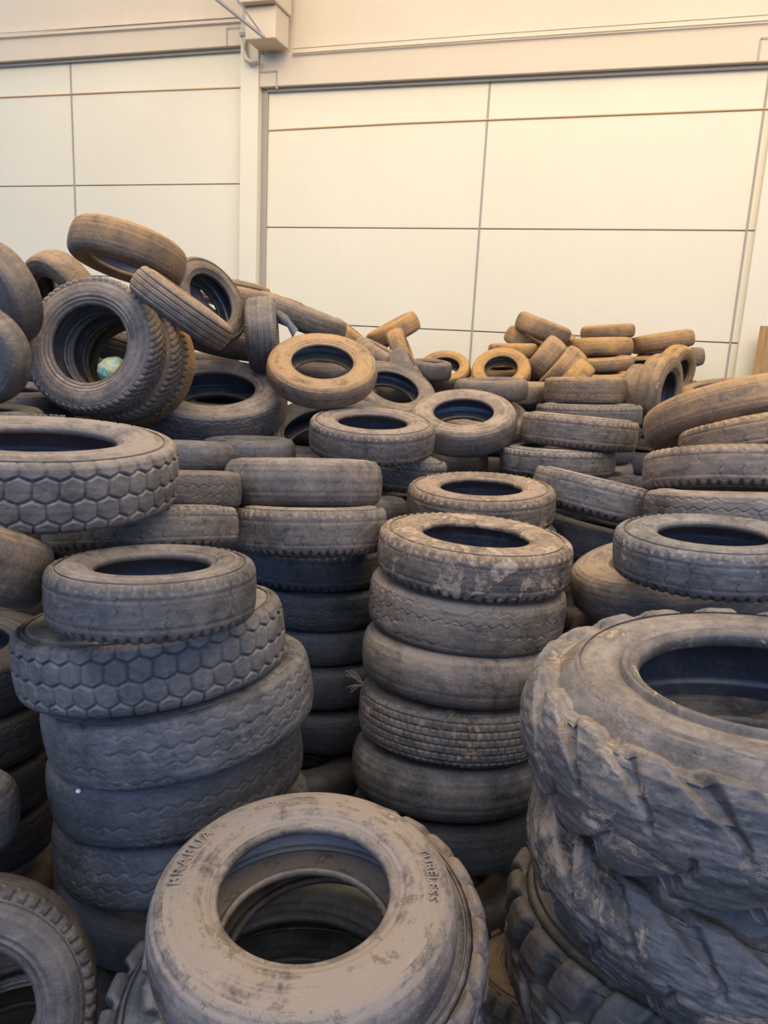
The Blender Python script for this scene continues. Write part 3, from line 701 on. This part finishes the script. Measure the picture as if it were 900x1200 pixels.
    ('N5', 0.441, 3.683, 2.134, -0.061, -0.007, 0.998, 0.436, 0.222, 'notch', 0.5, 0.1, 0.4, 'bluish tyre with long narrow hole and pale notches, behind the tractor tyre'),
    ('N6', 0.339, 4.19, 1.861, -0.213, -0.046, 0.976, 0.533, 0.254, 'bald', 0.6, 0.4, 0.1, 'tyre under the narrow-holed bluish tyre, its pale left shoulder showing'),
    ('O1', 0.509, 2.464, 1.871, -0.084, -0.007, 0.996, 0.741, 0.46, 'tractor', 0.52, 0.2, 0.6, 'huge muddy tractor tyre with worn curved lugs, top of the right front stack'),
    ('O2', 0.615, 2.599, 1.389, -0.052, 0.031, 0.998, 0.803, 0.42, 'tractor', 0.45, 0.15, 0.75, 'huge mud-caked tractor tyre, second in the right front stack'),
    ('O3', 0.543, 2.725, 0.87, -0.06, 0.119, 0.991, 0.785, 0.42, 'lugag', 0.35, 0.3, 0.0, 'dim chunky-lugged tyre under the two huge tractor tyres'),
    ('O4', -0.019, 2.991, 0.22, -0.08, 0.22, 0.972, 0.378, 0.28, 'lugag', 0.3, 0.6, 0.0, 'dark tyre with blocky lugs in the gap between foreground tyre and tractor tyres'),
]
random.seed(7)
ROOT = {}
for (tid, x, y, z, nx, ny, nz, Rr, Ww, kind, dust, warm, clay, label) in TY:
    if kind not in PROTO:
        PROTO[kind] = o = build_tyre(kind)
    else:
        o = copy_tree(PROTO[kind])
    if tid in SPIN: spin = SPIN[tid]
    else: spin = random.random() * 6.28
    sq = 1 + random.uniform(-.012, .012)
    o.rotation_mode = 'QUATERNION'
    o.rotation_quaternion = axis_quat((nx, ny, nz), spin)
    o.location = (x, y, z)
    o.scale = (Rr / R_ * sq, Rr / R_ / sq, Ww / W_)
    for p in each(o):
        if p is not o:
            p['dust'] = dust; p['warm'] = warm; p['clay'] = clay
    tag(o, label, 'tyre', GROUPS.get(tid[0]))
    ROOT[tid] = o

# ------------------------------------------------------------------ the tyres buried inside the heap: nobody could count them
def low_tyre():
    pr = np.array([(.56, .36), (.66, .45), (.80, .5), (.90, .47), (.965, .40), (1, .2), (1, -.2), (.965, -.40), (.90, -.47), (.80, -.5), (.66, -.45), (.56, -.36), (.62, -.33), (.88, -.42), (.93, 0), (.88, .42), (.62, .33)])
    n = 40
    a = np.linspace(0, 2 * pi, n, endpoint=False)
    A, _ = np.meshgrid(a, pr[:, 0], indexing='ij')
    V = np.stack([pr[None, :, 0] * np.cos(A), pr[None, :, 0] * np.sin(A), np.broadcast_to(pr[None, :, 1], A.shape)], -1).reshape(-1, 3)
    return V, grid_faces(n, len(pr), True, True)[:, ::-1]
FILL = [[-0.816, 1.949, 0.13, 0.5, 0.259],[0.696, 5.615, 0.13, 0.5, 0.259],[0.697, 5.603, 0.39, 0.5, 0.259],[0.675, 5.624, 0.65, 0.5, 0.259],[0.67, 5.61, 0.91, 0.5, 0.259],[0.689, 5.586, 1.17, 0.5, 0.259],[-2.955, 5.179, 0.13, 0.5, 0.259],[-2.941, 5.159, 0.39, 0.5, 0.259],[-2.959, 5.17, 0.65, 0.5, 0.259],[-2.95, 5.155, 0.91, 0.5, 0.259],[-2.963, 5.183, 1.17, 0.5, 0.259],[-2.977, 5.192, 1.43, 0.5, 0.259],[-2.957, 5.193, 1.69, 0.5, 0.259],[-3.032, 2.624, 0.13, 0.5, 0.259],[0.364, 4.184, 0.13, 0.5, 0.259],[0.336, 4.196, 0.39, 0.5, 0.259],[0.328, 4.186, 0.65, 0.5, 0.259],[0.339, 4.199, 0.91, 0.5, 0.259],[0.323, 4.207, 1.17, 0.5, 0.259],[0.335, 4.192, 1.43, 0.5, 0.259],[-0.71, 3.698, 0.13, 0.493, 0.259],[-3.96, 5.197, 0.13, 0.449, 0.259],[-3.946, 5.208, 0.39, 0.449, 0.259],[-3.955, 5.208, 0.65, 0.449, 0.259],[-3.966, 5.205, 0.91, 0.449, 0.259],[-3.976, 5.215, 1.17, 0.449, 0.259],[-3.958, 5.201, 1.43, 0.449, 0.259],[-3.952, 5.199, 1.69, 0.449, 0.259],[-3.962, 5.213, 1.95, 0.449, 0.259],[-3.958, 5.188, 2.21, 0.449, 0.259],[-1.789, 4.898, 0.13, 0.445, 0.259],[-1.807, 4.91, 0.39, 0.445, 0.259],[-0.769, 4.748, 0.13, 0.445, 0.259],[-0.767, 4.743, 0.39, 0.445, 0.259],[-0.763, 4.72, 0.65, 0.445, 0.259],[-0.781, 4.702, 0.91, 0.445, 0.259],[-0.774, 4.75, 1.17, 0.445, 0.259],[-0.784, 4.749, 1.43, 0.445, 0.259],[-3.719, 6.189, 0.13, 0.439, 0.259],[-3.709, 6.2, 0.39, 0.439, 0.259],[-3.699, 6.184, 0.65, 0.439, 0.259],[-3.698, 6.183, 0.91, 0.439, 0.259],[-3.71, 6.197, 1.17, 0.439, 0.259],[-3.709, 6.191, 1.43, 0.439, 0.259],[-3.705, 6.186, 1.69, 0.439, 0.259],[-3.716, 6.19, 1.95, 0.439, 0.259],[-3.697, 6.191, 2.21, 0.439, 0.259],[-1.604, 6.669, 0.13, 0.437, 0.259],[-1.549, 6.674, 0.39, 0.437, 0.259],[-1.574, 6.664, 0.65, 0.437, 0.259],[-1.553, 6.686, 0.91, 0.437, 0.259],[-1.561, 6.679, 1.17, 0.437, 0.259],[-1.551, 6.684, 1.43, 0.437, 0.259],[-1.583, 6.683, 1.69, 0.437, 0.259],[-1.73, 4.033, 0.13, 0.433, 0.259],[-1.74, 4.033, 0.39, 0.433, 0.259],[-0.301, 6.981, 0.13, 0.432, 0.259],[-0.308, 6.965, 0.39, 0.432, 0.259],[-0.324, 6.974, 0.65, 0.432, 0.259],[-0.295, 6.946, 0.91, 0.432, 0.259],[-0.3, 6.939, 1.17, 0.432, 0.259],[-0.318, 6.97, 1.43, 0.432, 0.259],[-0.33, 6.947, 1.69, 0.432, 0.259],[-0.312, 6.976, 1.95, 0.432, 0.259],[-0.32, 6.981, 2.21, 0.432, 0.259],[-0.459, 5.973, 0.13, 0.417, 0.259],[-0.477, 6.002, 0.39, 0.417, 0.259],[-0.455, 5.982, 0.65, 0.417, 0.259],[-0.449, 5.981, 0.91, 0.417, 0.259],[-0.468, 5.967, 1.17, 0.417, 0.259],[-3.234, 4.185, 0.13, 0.415, 0.259],[-3.221, 4.181, 0.39, 0.415, 0.259],[-3.237, 4.184, 0.65, 0.415, 0.259],[-3.225, 4.194, 0.91, 0.415, 0.259],[-3.212, 4.182, 1.17, 0.415, 0.259],[-3.22, 4.176, 1.43, 0.415, 0.259],[-3.228, 4.185, 1.69, 0.415, 0.259],[-3.214, 4.191, 1.95, 0.415, 0.259],[-2.246, 3.313, 0.13, 0.413, 0.259],[-2.654, 6.552, 0.13, 0.409, 0.259],[-2.624, 6.534, 0.39, 0.409, 0.259],[-2.632, 6.534, 0.65, 0.409, 0.259],[-2.638, 6.55, 0.91, 0.409, 0.259],[-2.622, 6.537, 1.17, 0.409, 0.259],[-2.64, 6.558, 1.43, 0.409, 0.259],[-2.656, 6.545, 1.69, 0.409, 0.259],[-2.653, 6.537, 1.95, 0.409, 0.259],[-2.634, 6.554, 2.21, 0.409, 0.259],[0.434, 10.006, 0.105, 0.371, 0.209],[0.421, 10.01, 0.315, 0.371, 0.209],[0.44, 10.003, 0.525, 0.371, 0.209],[0.429, 10.037, 0.735, 0.371, 0.209],[0.423, 10.018, 0.945, 0.371, 0.209],[0.439, 10.011, 1.155, 0.371, 0.209],[0.437, 10.01, 1.365, 0.371, 0.209],[0.44, 10.019, 1.575, 0.371, 0.209],[0.42, 10.035, 1.785, 0.371, 0.209],[0.43, 10.015, 1.995, 0.371, 0.209],[0.42, 10.013, 2.205, 0.371, 0.209],[0.43, 10.02, 2.415, 0.371, 0.209],[0.444, 10.002, 2.625, 0.371, 0.209],[0.053, 9.365, 0.105, 0.37, 0.209],[0.07, 9.364, 0.315, 0.37, 0.209],[0.056, 9.36, 0.525, 0.37, 0.209],[0.072, 9.373, 0.735, 0.37, 0.209],[0.042, 9.367, 0.945, 0.37, 0.209],[0.037, 9.373, 1.155, 0.37, 0.209],[0.059, 9.358, 1.365, 0.37, 0.209],[0.046, 9.339, 1.575, 0.37, 0.209],[0.06, 9.359, 1.785, 0.37, 0.209],[0.047, 9.369, 1.995, 0.37, 0.209],[0.043, 9.353, 2.205, 0.37, 0.209],[0.042, 9.344, 2.415, 0.37, 0.209],[0.069, 7.879, 0.105, 0.362, 0.209],[0.075, 7.866, 0.315, 0.362, 0.209],[0.069, 7.901, 0.525, 0.362, 0.209],[0.042, 7.873, 0.735, 0.362, 0.209],[0.067, 7.889, 0.945, 0.362, 0.209],[0.06, 7.894, 1.155, 0.362, 0.209],[0.071, 7.873, 1.365, 0.362, 0.209],[0.067, 7.874, 1.575, 0.362, 0.209],[0.043, 7.86, 1.785, 0.362, 0.209],[0.08, 7.887, 1.995, 0.362, 0.209],[0.817, 8.542, 0.105, 0.347, 0.209],[0.866, 8.562, 0.315, 0.347, 0.209],[0.861, 8.546, 0.525, 0.347, 0.209],[0.843, 8.543, 0.735, 0.347, 0.209],[0.85, 8.554, 0.945, 0.347, 0.209],[0.851, 8.575, 1.155, 0.347, 0.209],[0.835, 8.563, 1.365, 0.347, 0.209],[0.828, 8.567, 1.575, 0.347, 0.209],[0.84, 8.553, 1.785, 0.347, 0.209],[0.847, 8.573, 1.995, 0.347, 0.209],[0.845, 8.548, 2.205, 0.347, 0.209],[0.759, 7.837, 0.105, 0.343, 0.209],[-2.281, 7.198, 0.105, 0.329, 0.209],[-2.275, 7.2, 0.315, 0.329, 0.209],[-2.277, 7.206, 0.525, 0.329, 0.209],[-2.283, 7.206, 0.735, 0.329, 0.209],[-2.264, 7.18, 0.945, 0.329, 0.209],[-2.267, 7.199, 1.155, 0.329, 0.209],[-2.283, 7.192, 1.365, 0.329, 0.209],[-2.28, 7.199, 1.575, 0.329, 0.209],[-2.266, 7.193, 1.785, 0.329, 0.209],[-2.258, 7.198, 1.995, 0.329, 0.209],[-2.262, 7.221, 2.205, 0.329, 0.209],[-1.026, 9.218, 0.105, 0.32, 0.209],[-1.009, 9.209, 0.315, 0.32, 0.209],[-1.002, 9.222, 0.525, 0.32, 0.209],[-1.011, 9.201, 0.735, 0.32, 0.209],[-0.997, 9.225, 0.945, 0.32, 0.209],[-1.045, 9.196, 1.155, 0.32, 0.209],[-1.025, 9.221, 1.365, 0.32, 0.209],[-1.004, 9.206, 1.575, 0.32, 0.209],[-1.016, 9.218, 1.785, 0.32, 0.209],[-1.034, 9.217, 1.995, 0.32, 0.209],[-1.023, 9.212, 2.205, 0.32, 0.209],[-1.02, 9.196, 2.415, 0.32, 0.209],[-2.621, 8.52, 0.105, 0.32, 0.209],[-2.609, 8.522, 0.315, 0.32, 0.209],[-2.593, 8.53, 0.525, 0.32, 0.209],[-2.594, 8.531, 0.735, 0.32, 0.209],[-2.609, 8.536, 0.945, 0.32, 0.209],[-2.61, 8.527, 1.155, 0.32, 0.209],[-2.619, 8.525, 1.365, 0.32, 0.209],[-2.61, 8.528, 1.575, 0.32, 0.209],[-2.585, 8.552, 1.785, 0.32, 0.209],[-2.594, 8.524, 1.995, 0.32, 0.209],[-2.597, 8.527, 2.205, 0.32, 0.209],[-2.614, 8.523, 2.415, 0.32, 0.209],[-2.609, 8.517, 2.625, 0.32, 0.209],[-1.317, 8.251, 0.105, 0.32, 0.209],[-1.302, 8.248, 0.315, 0.32, 0.209],[-1.312, 8.234, 0.525, 0.32, 0.209],[-1.296, 8.227, 0.735, 0.32, 0.209],[-1.309, 8.229, 0.945, 0.32, 0.209],[-1.312, 8.243, 1.155, 0.32, 0.209],[-1.292, 8.21, 1.365, 0.32, 0.209],[-1.29, 8.234, 1.575, 0.32, 0.209],[-1.303, 8.255, 1.785, 0.32, 0.209],[-1.316, 8.244, 1.995, 0.32, 0.209],[-1.301, 8.243, 2.205, 0.32, 0.209],[-0.973, 7.663, 0.105, 0.32, 0.209],[-1.018, 7.651, 0.315, 0.32, 0.209],[-0.969, 7.68, 0.525, 0.32, 0.209],[-0.986, 7.641, 0.735, 0.32, 0.209],[-0.992, 7.674, 0.945, 0.32, 0.209],[-0.985, 7.657, 1.155, 0.32, 0.209],[-0.224, 8.629, 0.105, 0.32, 0.209],[-0.248, 8.639, 0.315, 0.32, 0.209],[-0.215, 8.625, 0.525, 0.32, 0.209],[-0.253, 8.619, 0.735, 0.32, 0.209],[-0.225, 8.651, 0.945, 0.32, 0.209],[-0.219, 8.635, 1.155, 0.32, 0.209],[-0.216, 8.642, 1.365, 0.32, 0.209],[-0.24, 8.615, 1.575, 0.32, 0.209],[-0.24, 8.622, 1.785, 0.32, 0.209],[-0.23, 8.627, 1.995, 0.32, 0.209],[-0.238, 8.627, 2.205, 0.32, 0.209],[-0.236, 8.651, 2.415, 0.32, 0.209],[-3.48, 3.494, 0.105, 0.32, 0.209],[-3.492, 3.494, 0.315, 0.32, 0.209],[-3.497, 3.5, 0.525, 0.32, 0.209],[-3.516, 3.514, 0.735, 0.32, 0.209],[-3.484, 3.502, 0.945, 0.32, 0.209],[-3.475, 3.481, 1.155, 0.32, 0.209],[-3.458, 3.482, 1.365, 0.32, 0.209],[-3.48, 3.5, 1.575, 0.32, 0.209],[-3.469, 3.496, 1.785, 0.32, 0.209],[-3.502, 3.5, 1.995, 0.32, 0.209],[-3.515, 3.493, 2.205, 0.32, 0.209],[-3.491, 3.515, 2.415, 0.32, 0.209],[-2.88, 7.885, 0.105, 0.32, 0.209],[-2.889, 7.876, 0.315, 0.32, 0.209],[-2.891, 7.876, 0.525, 0.32, 0.209],[-2.872, 7.863, 0.735, 0.32, 0.209],[-2.881, 7.879, 0.945, 0.32, 0.209],[-2.864, 7.89, 1.155, 0.32, 0.209],[-2.875, 7.866, 1.365, 0.32, 0.209],[-2.893, 7.887, 1.575, 0.32, 0.209],[-2.857, 7.882, 1.785, 0.32, 0.209],[-2.855, 7.873, 1.995, 0.32, 0.209],[-2.878, 7.897, 2.205, 0.32, 0.209],[-2.886, 7.885, 2.415, 0.32, 0.209],[-2.869, 7.88, 2.625, 0.32, 0.209],[-4.815, 5.688, 0.105, 0.32, 0.209],[-4.793, 5.68, 0.315, 0.32, 0.209],[-4.798, 5.668, 0.525, 0.32, 0.209],[-4.812, 5.674, 0.735, 0.32, 0.209],[-4.808, 5.661, 0.945, 0.32, 0.209],[-4.806, 5.666, 1.155, 0.32, 0.209],[-4.795, 5.655, 1.365, 0.32, 0.209],[-4.776, 5.655, 1.575, 0.32, 0.209],[-4.811, 5.678, 1.785, 0.32, 0.209],[-4.816, 5.661, 1.995, 0.32, 0.209],[-4.806, 5.631, 2.205, 0.32, 0.209],[-4.812, 5.655, 2.415, 0.32, 0.209],[-4.809, 5.673, 2.625, 0.32, 0.209],[-4.798, 5.685, 2.835, 0.32, 0.209],[-1.961, 7.803, 0.105, 0.32, 0.209],[-1.972, 7.789, 0.315, 0.32, 0.209],[-1.943, 7.8, 0.525, 0.32, 0.209],[-1.977, 7.783, 0.735, 0.32, 0.209],[-1.949, 7.798, 0.945, 0.32, 0.209],[-1.947, 7.769, 1.155, 0.32, 0.209],[-1.975, 7.787, 1.365, 0.32, 0.209],[-1.972, 7.79, 1.575, 0.32, 0.209],[-1.96, 7.794, 1.785, 0.32, 0.209],[-1.962, 7.797, 1.995, 0.32, 0.209],[-1.951, 7.792, 2.205, 0.32, 0.209],[-4.666, 4.266, 0.13, 0.48, 0.259],[-4.665, 4.256, 0.39, 0.48, 0.259],[-4.64, 4.238, 0.65, 0.48, 0.259],[-4.638, 4.248, 0.91, 0.48, 0.259],[-4.66, 4.238, 1.17, 0.48, 0.259],[-4.649, 4.262, 1.43, 0.48, 0.259],[-4.674, 4.257, 1.69, 0.48, 0.259],[-4.652, 4.24, 1.95, 0.48, 0.259],[-4.652, 4.249, 2.21, 0.48, 0.259],[-3.948, 7.061, 0.13, 0.48, 0.259],[-3.611, 8.451, 0.13, 0.48, 0.259],[-3.604, 8.458, 0.39, 0.48, 0.259],[-3.579, 8.457, 0.65, 0.48, 0.259],[-3.59, 8.445, 0.91, 0.48, 0.259],[-1.497, 2.837, 0.13, 0.48, 0.259],[0.254, 1.794, 0.13, 0.48, 0.259],[0.26, 1.809, 0.39, 0.48, 0.259],[0.956, 2.518, 0.13, 0.48, 0.259],[0.954, 2.5, 0.39, 0.48, 0.259],[1.299, 4.585, 0.13, 0.48, 0.259],[1.285, 4.608, 0.39, 0.48, 0.259],[1.305, 4.611, 0.65, 0.48, 0.259],[1.303, 4.604, 0.91, 0.48, 0.259],[1.322, 4.591, 1.17, 0.48, 0.259],[1.304, 4.619, 1.43, 0.48, 0.259],[1.324, 4.607, 1.69, 0.48, 0.259],[-2.495, 4.044, 0.1, 0.33, 0.199],[-2.248, 5.822, 0.1, 0.33, 0.199],[-2.254, 5.786, 0.3, 0.33, 0.199],[-2.239, 5.799, 0.5, 0.33, 0.199],[-2.258, 5.804, 0.7, 0.33, 0.199],[-2.244, 5.782, 0.9, 0.33, 0.199],[-2.238, 5.824, 1.1, 0.33, 0.199],[-2.254, 5.783, 1.3, 0.33, 0.199],[-2.247, 5.799, 1.5, 0.33, 0.199],[-2.24, 5.811, 1.7, 0.33, 0.199],[-2.251, 5.818, 1.9, 0.33, 0.199],[-1.746, 9.033, 0.1, 0.33, 0.199],[-1.739, 9.04, 0.3, 0.33, 0.199],[-1.764, 9.049, 0.5, 0.33, 0.199],[-1.728, 9.041, 0.7, 0.33, 0.199],[-1.755, 9.036, 0.9, 0.33, 0.199],[-1.748, 9.053, 1.1, 0.33, 0.199],[-1.751, 9.045, 1.3, 0.33, 0.199],[-1.746, 9.059, 1.5, 0.33, 0.199],[-1.756, 9.046, 1.7, 0.33, 0.199],[-1.758, 9.043, 1.9, 0.33, 0.199],[-1.737, 9.037, 2.1, 0.33, 0.199],[-1.749, 9.061, 2.3, 0.33, 0.199],[-1.5, 5.805, 0.1, 0.33, 0.199],[-1.513, 5.788, 0.3, 0.33, 0.199],[-1.507, 5.808, 0.5, 0.33, 0.199],[-1.503, 5.797, 0.7, 0.33, 0.199],[-1.498, 5.801, 0.9, 0.33, 0.199],[-1.489, 5.791, 1.1, 0.33, 0.199],[-1.5, 5.792, 1.3, 0.33, 0.199],[-1.492, 5.809, 1.5, 0.33, 0.199],[-1.503, 5.814, 1.7, 0.33, 0.199],[-0.023, 5.03, 0.1, 0.33, 0.199],[0.011, 5.032, 0.3, 0.33, 0.199],[-0.021, 5.033, 0.5, 0.33, 0.199],[-0.004, 5.065, 0.7, 0.33, 0.199],[0.004, 5.044, 0.9, 0.33, 0.199],[-0.004, 5.055, 1.1, 0.33, 0.199],[0.0, 5.029, 1.3, 0.33, 0.199],[0.488, 7.036, 0.1, 0.33, 0.199],[0.743, 3.305, 0.1, 0.33, 0.199],[0.764, 3.298, 0.3, 0.33, 0.199],[-3.988, 3.807, 0.09, 0.27, 0.179],[-4.01, 3.802, 0.27, 0.27, 0.179],[-3.027, 5.991, 0.09, 0.27, 0.179],[-2.792, 1.804, 0.09, 0.27, 0.179],[-2.808, 1.797, 0.27, 0.27, 0.179],[-2.789, 1.799, 0.45, 0.27, 0.179],[-2.808, 1.796, 0.63, 0.27, 0.179],[-2.778, 1.827, 0.81, 0.27, 0.179],[-2.008, 8.424, 0.09, 0.27, 0.179],[-1.984, 8.382, 0.27, 0.27, 0.179],[-1.996, 8.412, 0.45, 0.27, 0.179],[-1.99, 8.4, 0.63, 0.27, 0.179],[-1.999, 8.399, 0.81, 0.27, 0.179],[-2.001, 8.396, 0.99, 0.27, 0.179],[-2.014, 8.409, 1.17, 0.27, 0.179],[-2.006, 8.424, 1.35, 0.27, 0.179],[-1.997, 8.403, 1.53, 0.27, 0.179],[-1.986, 8.406, 1.71, 0.27, 0.179],[-1.997, 8.387, 1.89, 0.27, 0.179],[-2.013, 8.385, 2.07, 0.27, 0.179],[-1.987, 8.394, 2.25, 0.27, 0.179],[-0.996, 7.006, 0.09, 0.27, 0.179],[-0.601, 8.195, 0.09, 0.27, 0.179],[-0.61, 8.174, 0.27, 0.27, 0.179],[-0.575, 9.611, 0.09, 0.27, 0.179],[0.218, 6.198, 0.09, 0.27, 0.179],[0.189, 6.2, 0.27, 0.27, 0.179],[0.215, 6.202, 0.45, 0.27, 0.179]]
lv, lq = low_tyre()
VV = np.concatenate([lv * np.array([r, r, w]) + np.array([x, y, z]) for x, y, z, r, w in FILL])
QQ = np.concatenate([lq + i * len(lv) for i in range(len(FILL))])
bt = bpy.data.objects.new('buried_tyres', mesh_from('buried_tyres', VV, QQ, MT['tread']))
COL.objects.link(bt)
bt['kind'] = 'stuff'; bt['dust'] = .25; bt['warm'] = .4; bt['clay'] = .1
tag(bt, 'dark tangle of tyres buried inside and beneath the heap', 'buried tyres')

# ------------------------------------------------------------------ moulded lettering and marks
def ring_text(root, txt, rad, ang, size, side=1, raise_=.0035, zfrac=.497, name='embossed_lettering'):
    """letters bent round the sidewall; rad and size are fractions of the tyre radius, ang is their middle (radians, tyre space)"""
    cu = bpy.data.curves.new('lettering', 'FONT')
    cu.body = txt; cu.size = size * R_ * 1.4; cu.extrude = .002; cu.align_x = 'CENTER'; cu.space_character = 1.15
    tmp = bpy.data.objects.new('lettering', cu); COL.objects.link(tmp)
    dg = bpy.context.evaluated_depsgraph_get()
    me = bpy.data.meshes.new_from_object(tmp.evaluated_get(dg))
    bpy.data.objects.remove(tmp)
    for v in me.vertices:
        r = rad * R_ + v.co.y
        th = ang - v.co.x / (rad * R_)
        zz = zfrac * W_ + (raise_ if v.co.z > 0 else -.004)
        v.co = Vector((r * math.cos(th), r * math.sin(th), zz))
    me.materials.clear(); me.materials.append(MT['sidewall'])
    o = bpy.data.objects.new(name, me); COL.objects.link(o)
    sd = [c for c in root.children if c.name.startswith('sidewall') and abs(c.rotation_euler.x) < 1][0]
    o.parent = sd
    for k in ('dust', 'warm', 'clay'): o[k] = sd[k]
    return o

def azim(root, world_dir):
    """angle in tyre space of a world direction"""
    q = root.rotation_quaternion.inverted() @ Vector(world_dir)
    return math.atan2(q.y, q.x)
imgdir = lambda deg: Rv * math.cos(math.radians(deg)) + Uv * math.sin(math.radians(deg)) + F * 0
def azi(root, deg):   # direction in the tyre's own plane that points towards the given compass direction seen from the doorway
    n = root.rotation_quaternion @ Vector((0, 0, 1))
    d = imgdir(deg); 
    # project along the view direction onto the tyre plane
    v = (Vector(root.location) - cam.location).normalized()
    d = d - v * (d.dot(n) / v.dot(n))
    return azim(root, d)
D1 = ROOT['D1']
ring_text(D1, 'BRABUA', .79, azi(D1, 167), .085, raise_=.0015)
ring_text(D1, 'RADIAL', .78, azi(D1, 112), .045, raise_=.001)
ring_text(D1, 'TUBELESS', .80, azi(D1, 4), .065, raise_=.0015)
A1 = ROOT['A1']
ring_text(A1, 'STEEL BELTED', .86, azi(A1, 88), .045, zfrac=.483)

def at(px_, py_, d):
    return Vector((0, 0, H)) + (F + Rv * ((px_ - 450) / 900) + Uv * ((600 - py_) / 900)) * d
# colourful ball seen through the big ring tyre
def ball(name, loc, r, mat):
    import bmesh
    bm = bmesh.new(); bmesh.ops.create_uvsphere(bm, u_segments=32, v_segments=20, radius=r)
    rs = random.Random(3)
    for v in bm.verts:
        a = v.co / r
        v.co *= 1 + .05 * math.sin(a.x * 9 + 1) * math.sin(a.y * 7) + .03 * math.sin(a.z * 13 + a.x * 5)
        v.co.z *= .85
    for f_ in bm.faces: f_.smooth = True
    me = bpy.data.meshes.new(name); bm.to_mesh(me); bm.free(); me.materials.append(mat)
    o = bpy.data.objects.new(name, me); COL.objects.link(o); o.location = loc
    return o
b = ball('plastic_ball', BALLP, .10, M_BALL)
tag(b, 'crumpled yellow and turquoise plastic ball inside the big leaning ring tyres', 'ball')
# torn rubber strip behind the reddish-brown tyre
def strip(name, pts, wvec, th, mat):
    V, Q = [], []
    wvec = Vector(wvec)
    for i, p in enumerate(pts):
        p = Vector(p); w = wvec * (.8 + .35 * ((i * 7) % 3) / 2)
        t = (Vector(pts[min(i + 1, len(pts) - 1)]) - Vector(pts[max(i - 1, 0)])).normalized()
        nn = t.cross(wvec).normalized() * th
        V += [p - w - nn, p + w - nn, p + w + nn, p - w + nn]
    for i in range(len(pts) - 1):
        for k in range(4):
            Q.append([i * 4 + k, i * 4 + (k + 1) % 4, i * 4 + 4 + (k + 1) % 4, i * 4 + 4 + k])
    n = len(pts) * 4
    Q += [[0, 1, 2, 3], [n - 1, n - 2, n - 3, n - 4]]
    o = bpy.data.objects.new(name, mesh_from(name, V, Q, mat)); COL.objects.link(o)
    return o
s_ = strip('rubber_strip', [at(322, 366, 5.9), at(328, 370, 5.88), at(334, 375, 5.86), at(339, 380, 5.85), at(343, 386, 5.85), at(346, 391, 5.86)], Uv * .028 + Rv * .018, .006, M_CORD)
tag(s_, 'torn grey-blue rubber strip behind the reddish-brown open tyre', 'rubber strip')
# dry grass sticking out of the centre stack, and straws in the lettered tyre
rs = random.Random(5)
base = Vector(STRAW)
L_ = []
for i in range(11):
    d_ = -Rv * rs.uniform(.03, .09) + Uv * rs.uniform(-.04, .09) - F * rs.uniform(0, .03)
    L_.append(([base, base + d_ * .5 + Vector((0, 0, .006)), base + d_], .0012))
t = tubes('dry_grass', M_STRAW, L_, seg=5)
tag(t, 'little tuft of dry grass poking out of the centre stack', 'dry grass')
# bits of white litter: one on the dark blue-black tyre
f_ = ball('white_fleck', FLECK, .009, M_WHITE)
tag(f_, 'tiny white speck on the dark blue-black tyre of the left stack', 'speck')


# ------------------------------------------------------------------ light
wd = bpy.data.worlds.new('world'); S.world = wd; wd.use_nodes = True
nt = wd.node_tree; nt.nodes.clear()
g = G(nt)
tc = g.n('ShaderNodeTexCoord')
dirn = tc.outputs['Generated']
sep = g.n('ShaderNodeSeparateXYZ', {0: dirn})
zz = sep.outputs[2]
front = g.n('ShaderNodeVectorMath', {0: dirn, 1: (.12, -.99, 0)}, operation='DOT_PRODUCT').outputs['Value']   # towards the open side of the hall
sky = g.mix(g.mr(zz, .02, .75, 0, 1, True), c4(*BLUE), c4(*ZEN))
opn = g.mr(front, -.25, .6, 0, 1, True)
col = g.mix(opn, c4(*BACK), sky)
col = g.mix(g.mr(zz, -.25, .0, 0, 1, True), c4(*GROUND), col)
bg = g.n('ShaderNodeBackground', {0: col, 1: WSTR})
nt.links.new(bg.outputs[0], g.n('ShaderNodeOutputWorld').inputs[0])

sun = bpy.data.objects.new('sun', bpy.data.lights.new('sun', 'SUN'))
COL.objects.link(sun)
sun.data.energy = SUN_E
sun.data.angle = math.radians(SUN_A)
sun.data.color = SUN_C
sun.rotation_euler = Vector(SUN_D).to_track_quat('Z', 'Y').to_euler()

# added warm area light, unseen overhead, to brighten the wall and far heap
sl = bpy.data.objects.new('roof_skylight', bpy.data.lights.new('roof_skylight', 'AREA'))
COL.objects.link(sl)
sl.data.shape = 'RECTANGLE'; sl.data.size = 16; sl.data.size_y = 4
sl.data.energy = WARM_E; sl.data.color = WARM_C
sl.location = WARM_P
sl.rotation_euler = (Vector(WARM_P) - Vector(WARM_T)).to_track_quat('Z', 'Y').to_euler()

S.view_settings.view_transform = 'Standard'
S.view_settings.look = 'None'
S.view_settings.exposure = EXPO
S.view_settings.gamma = 1
S.view_settings.use_curve_mapping = False
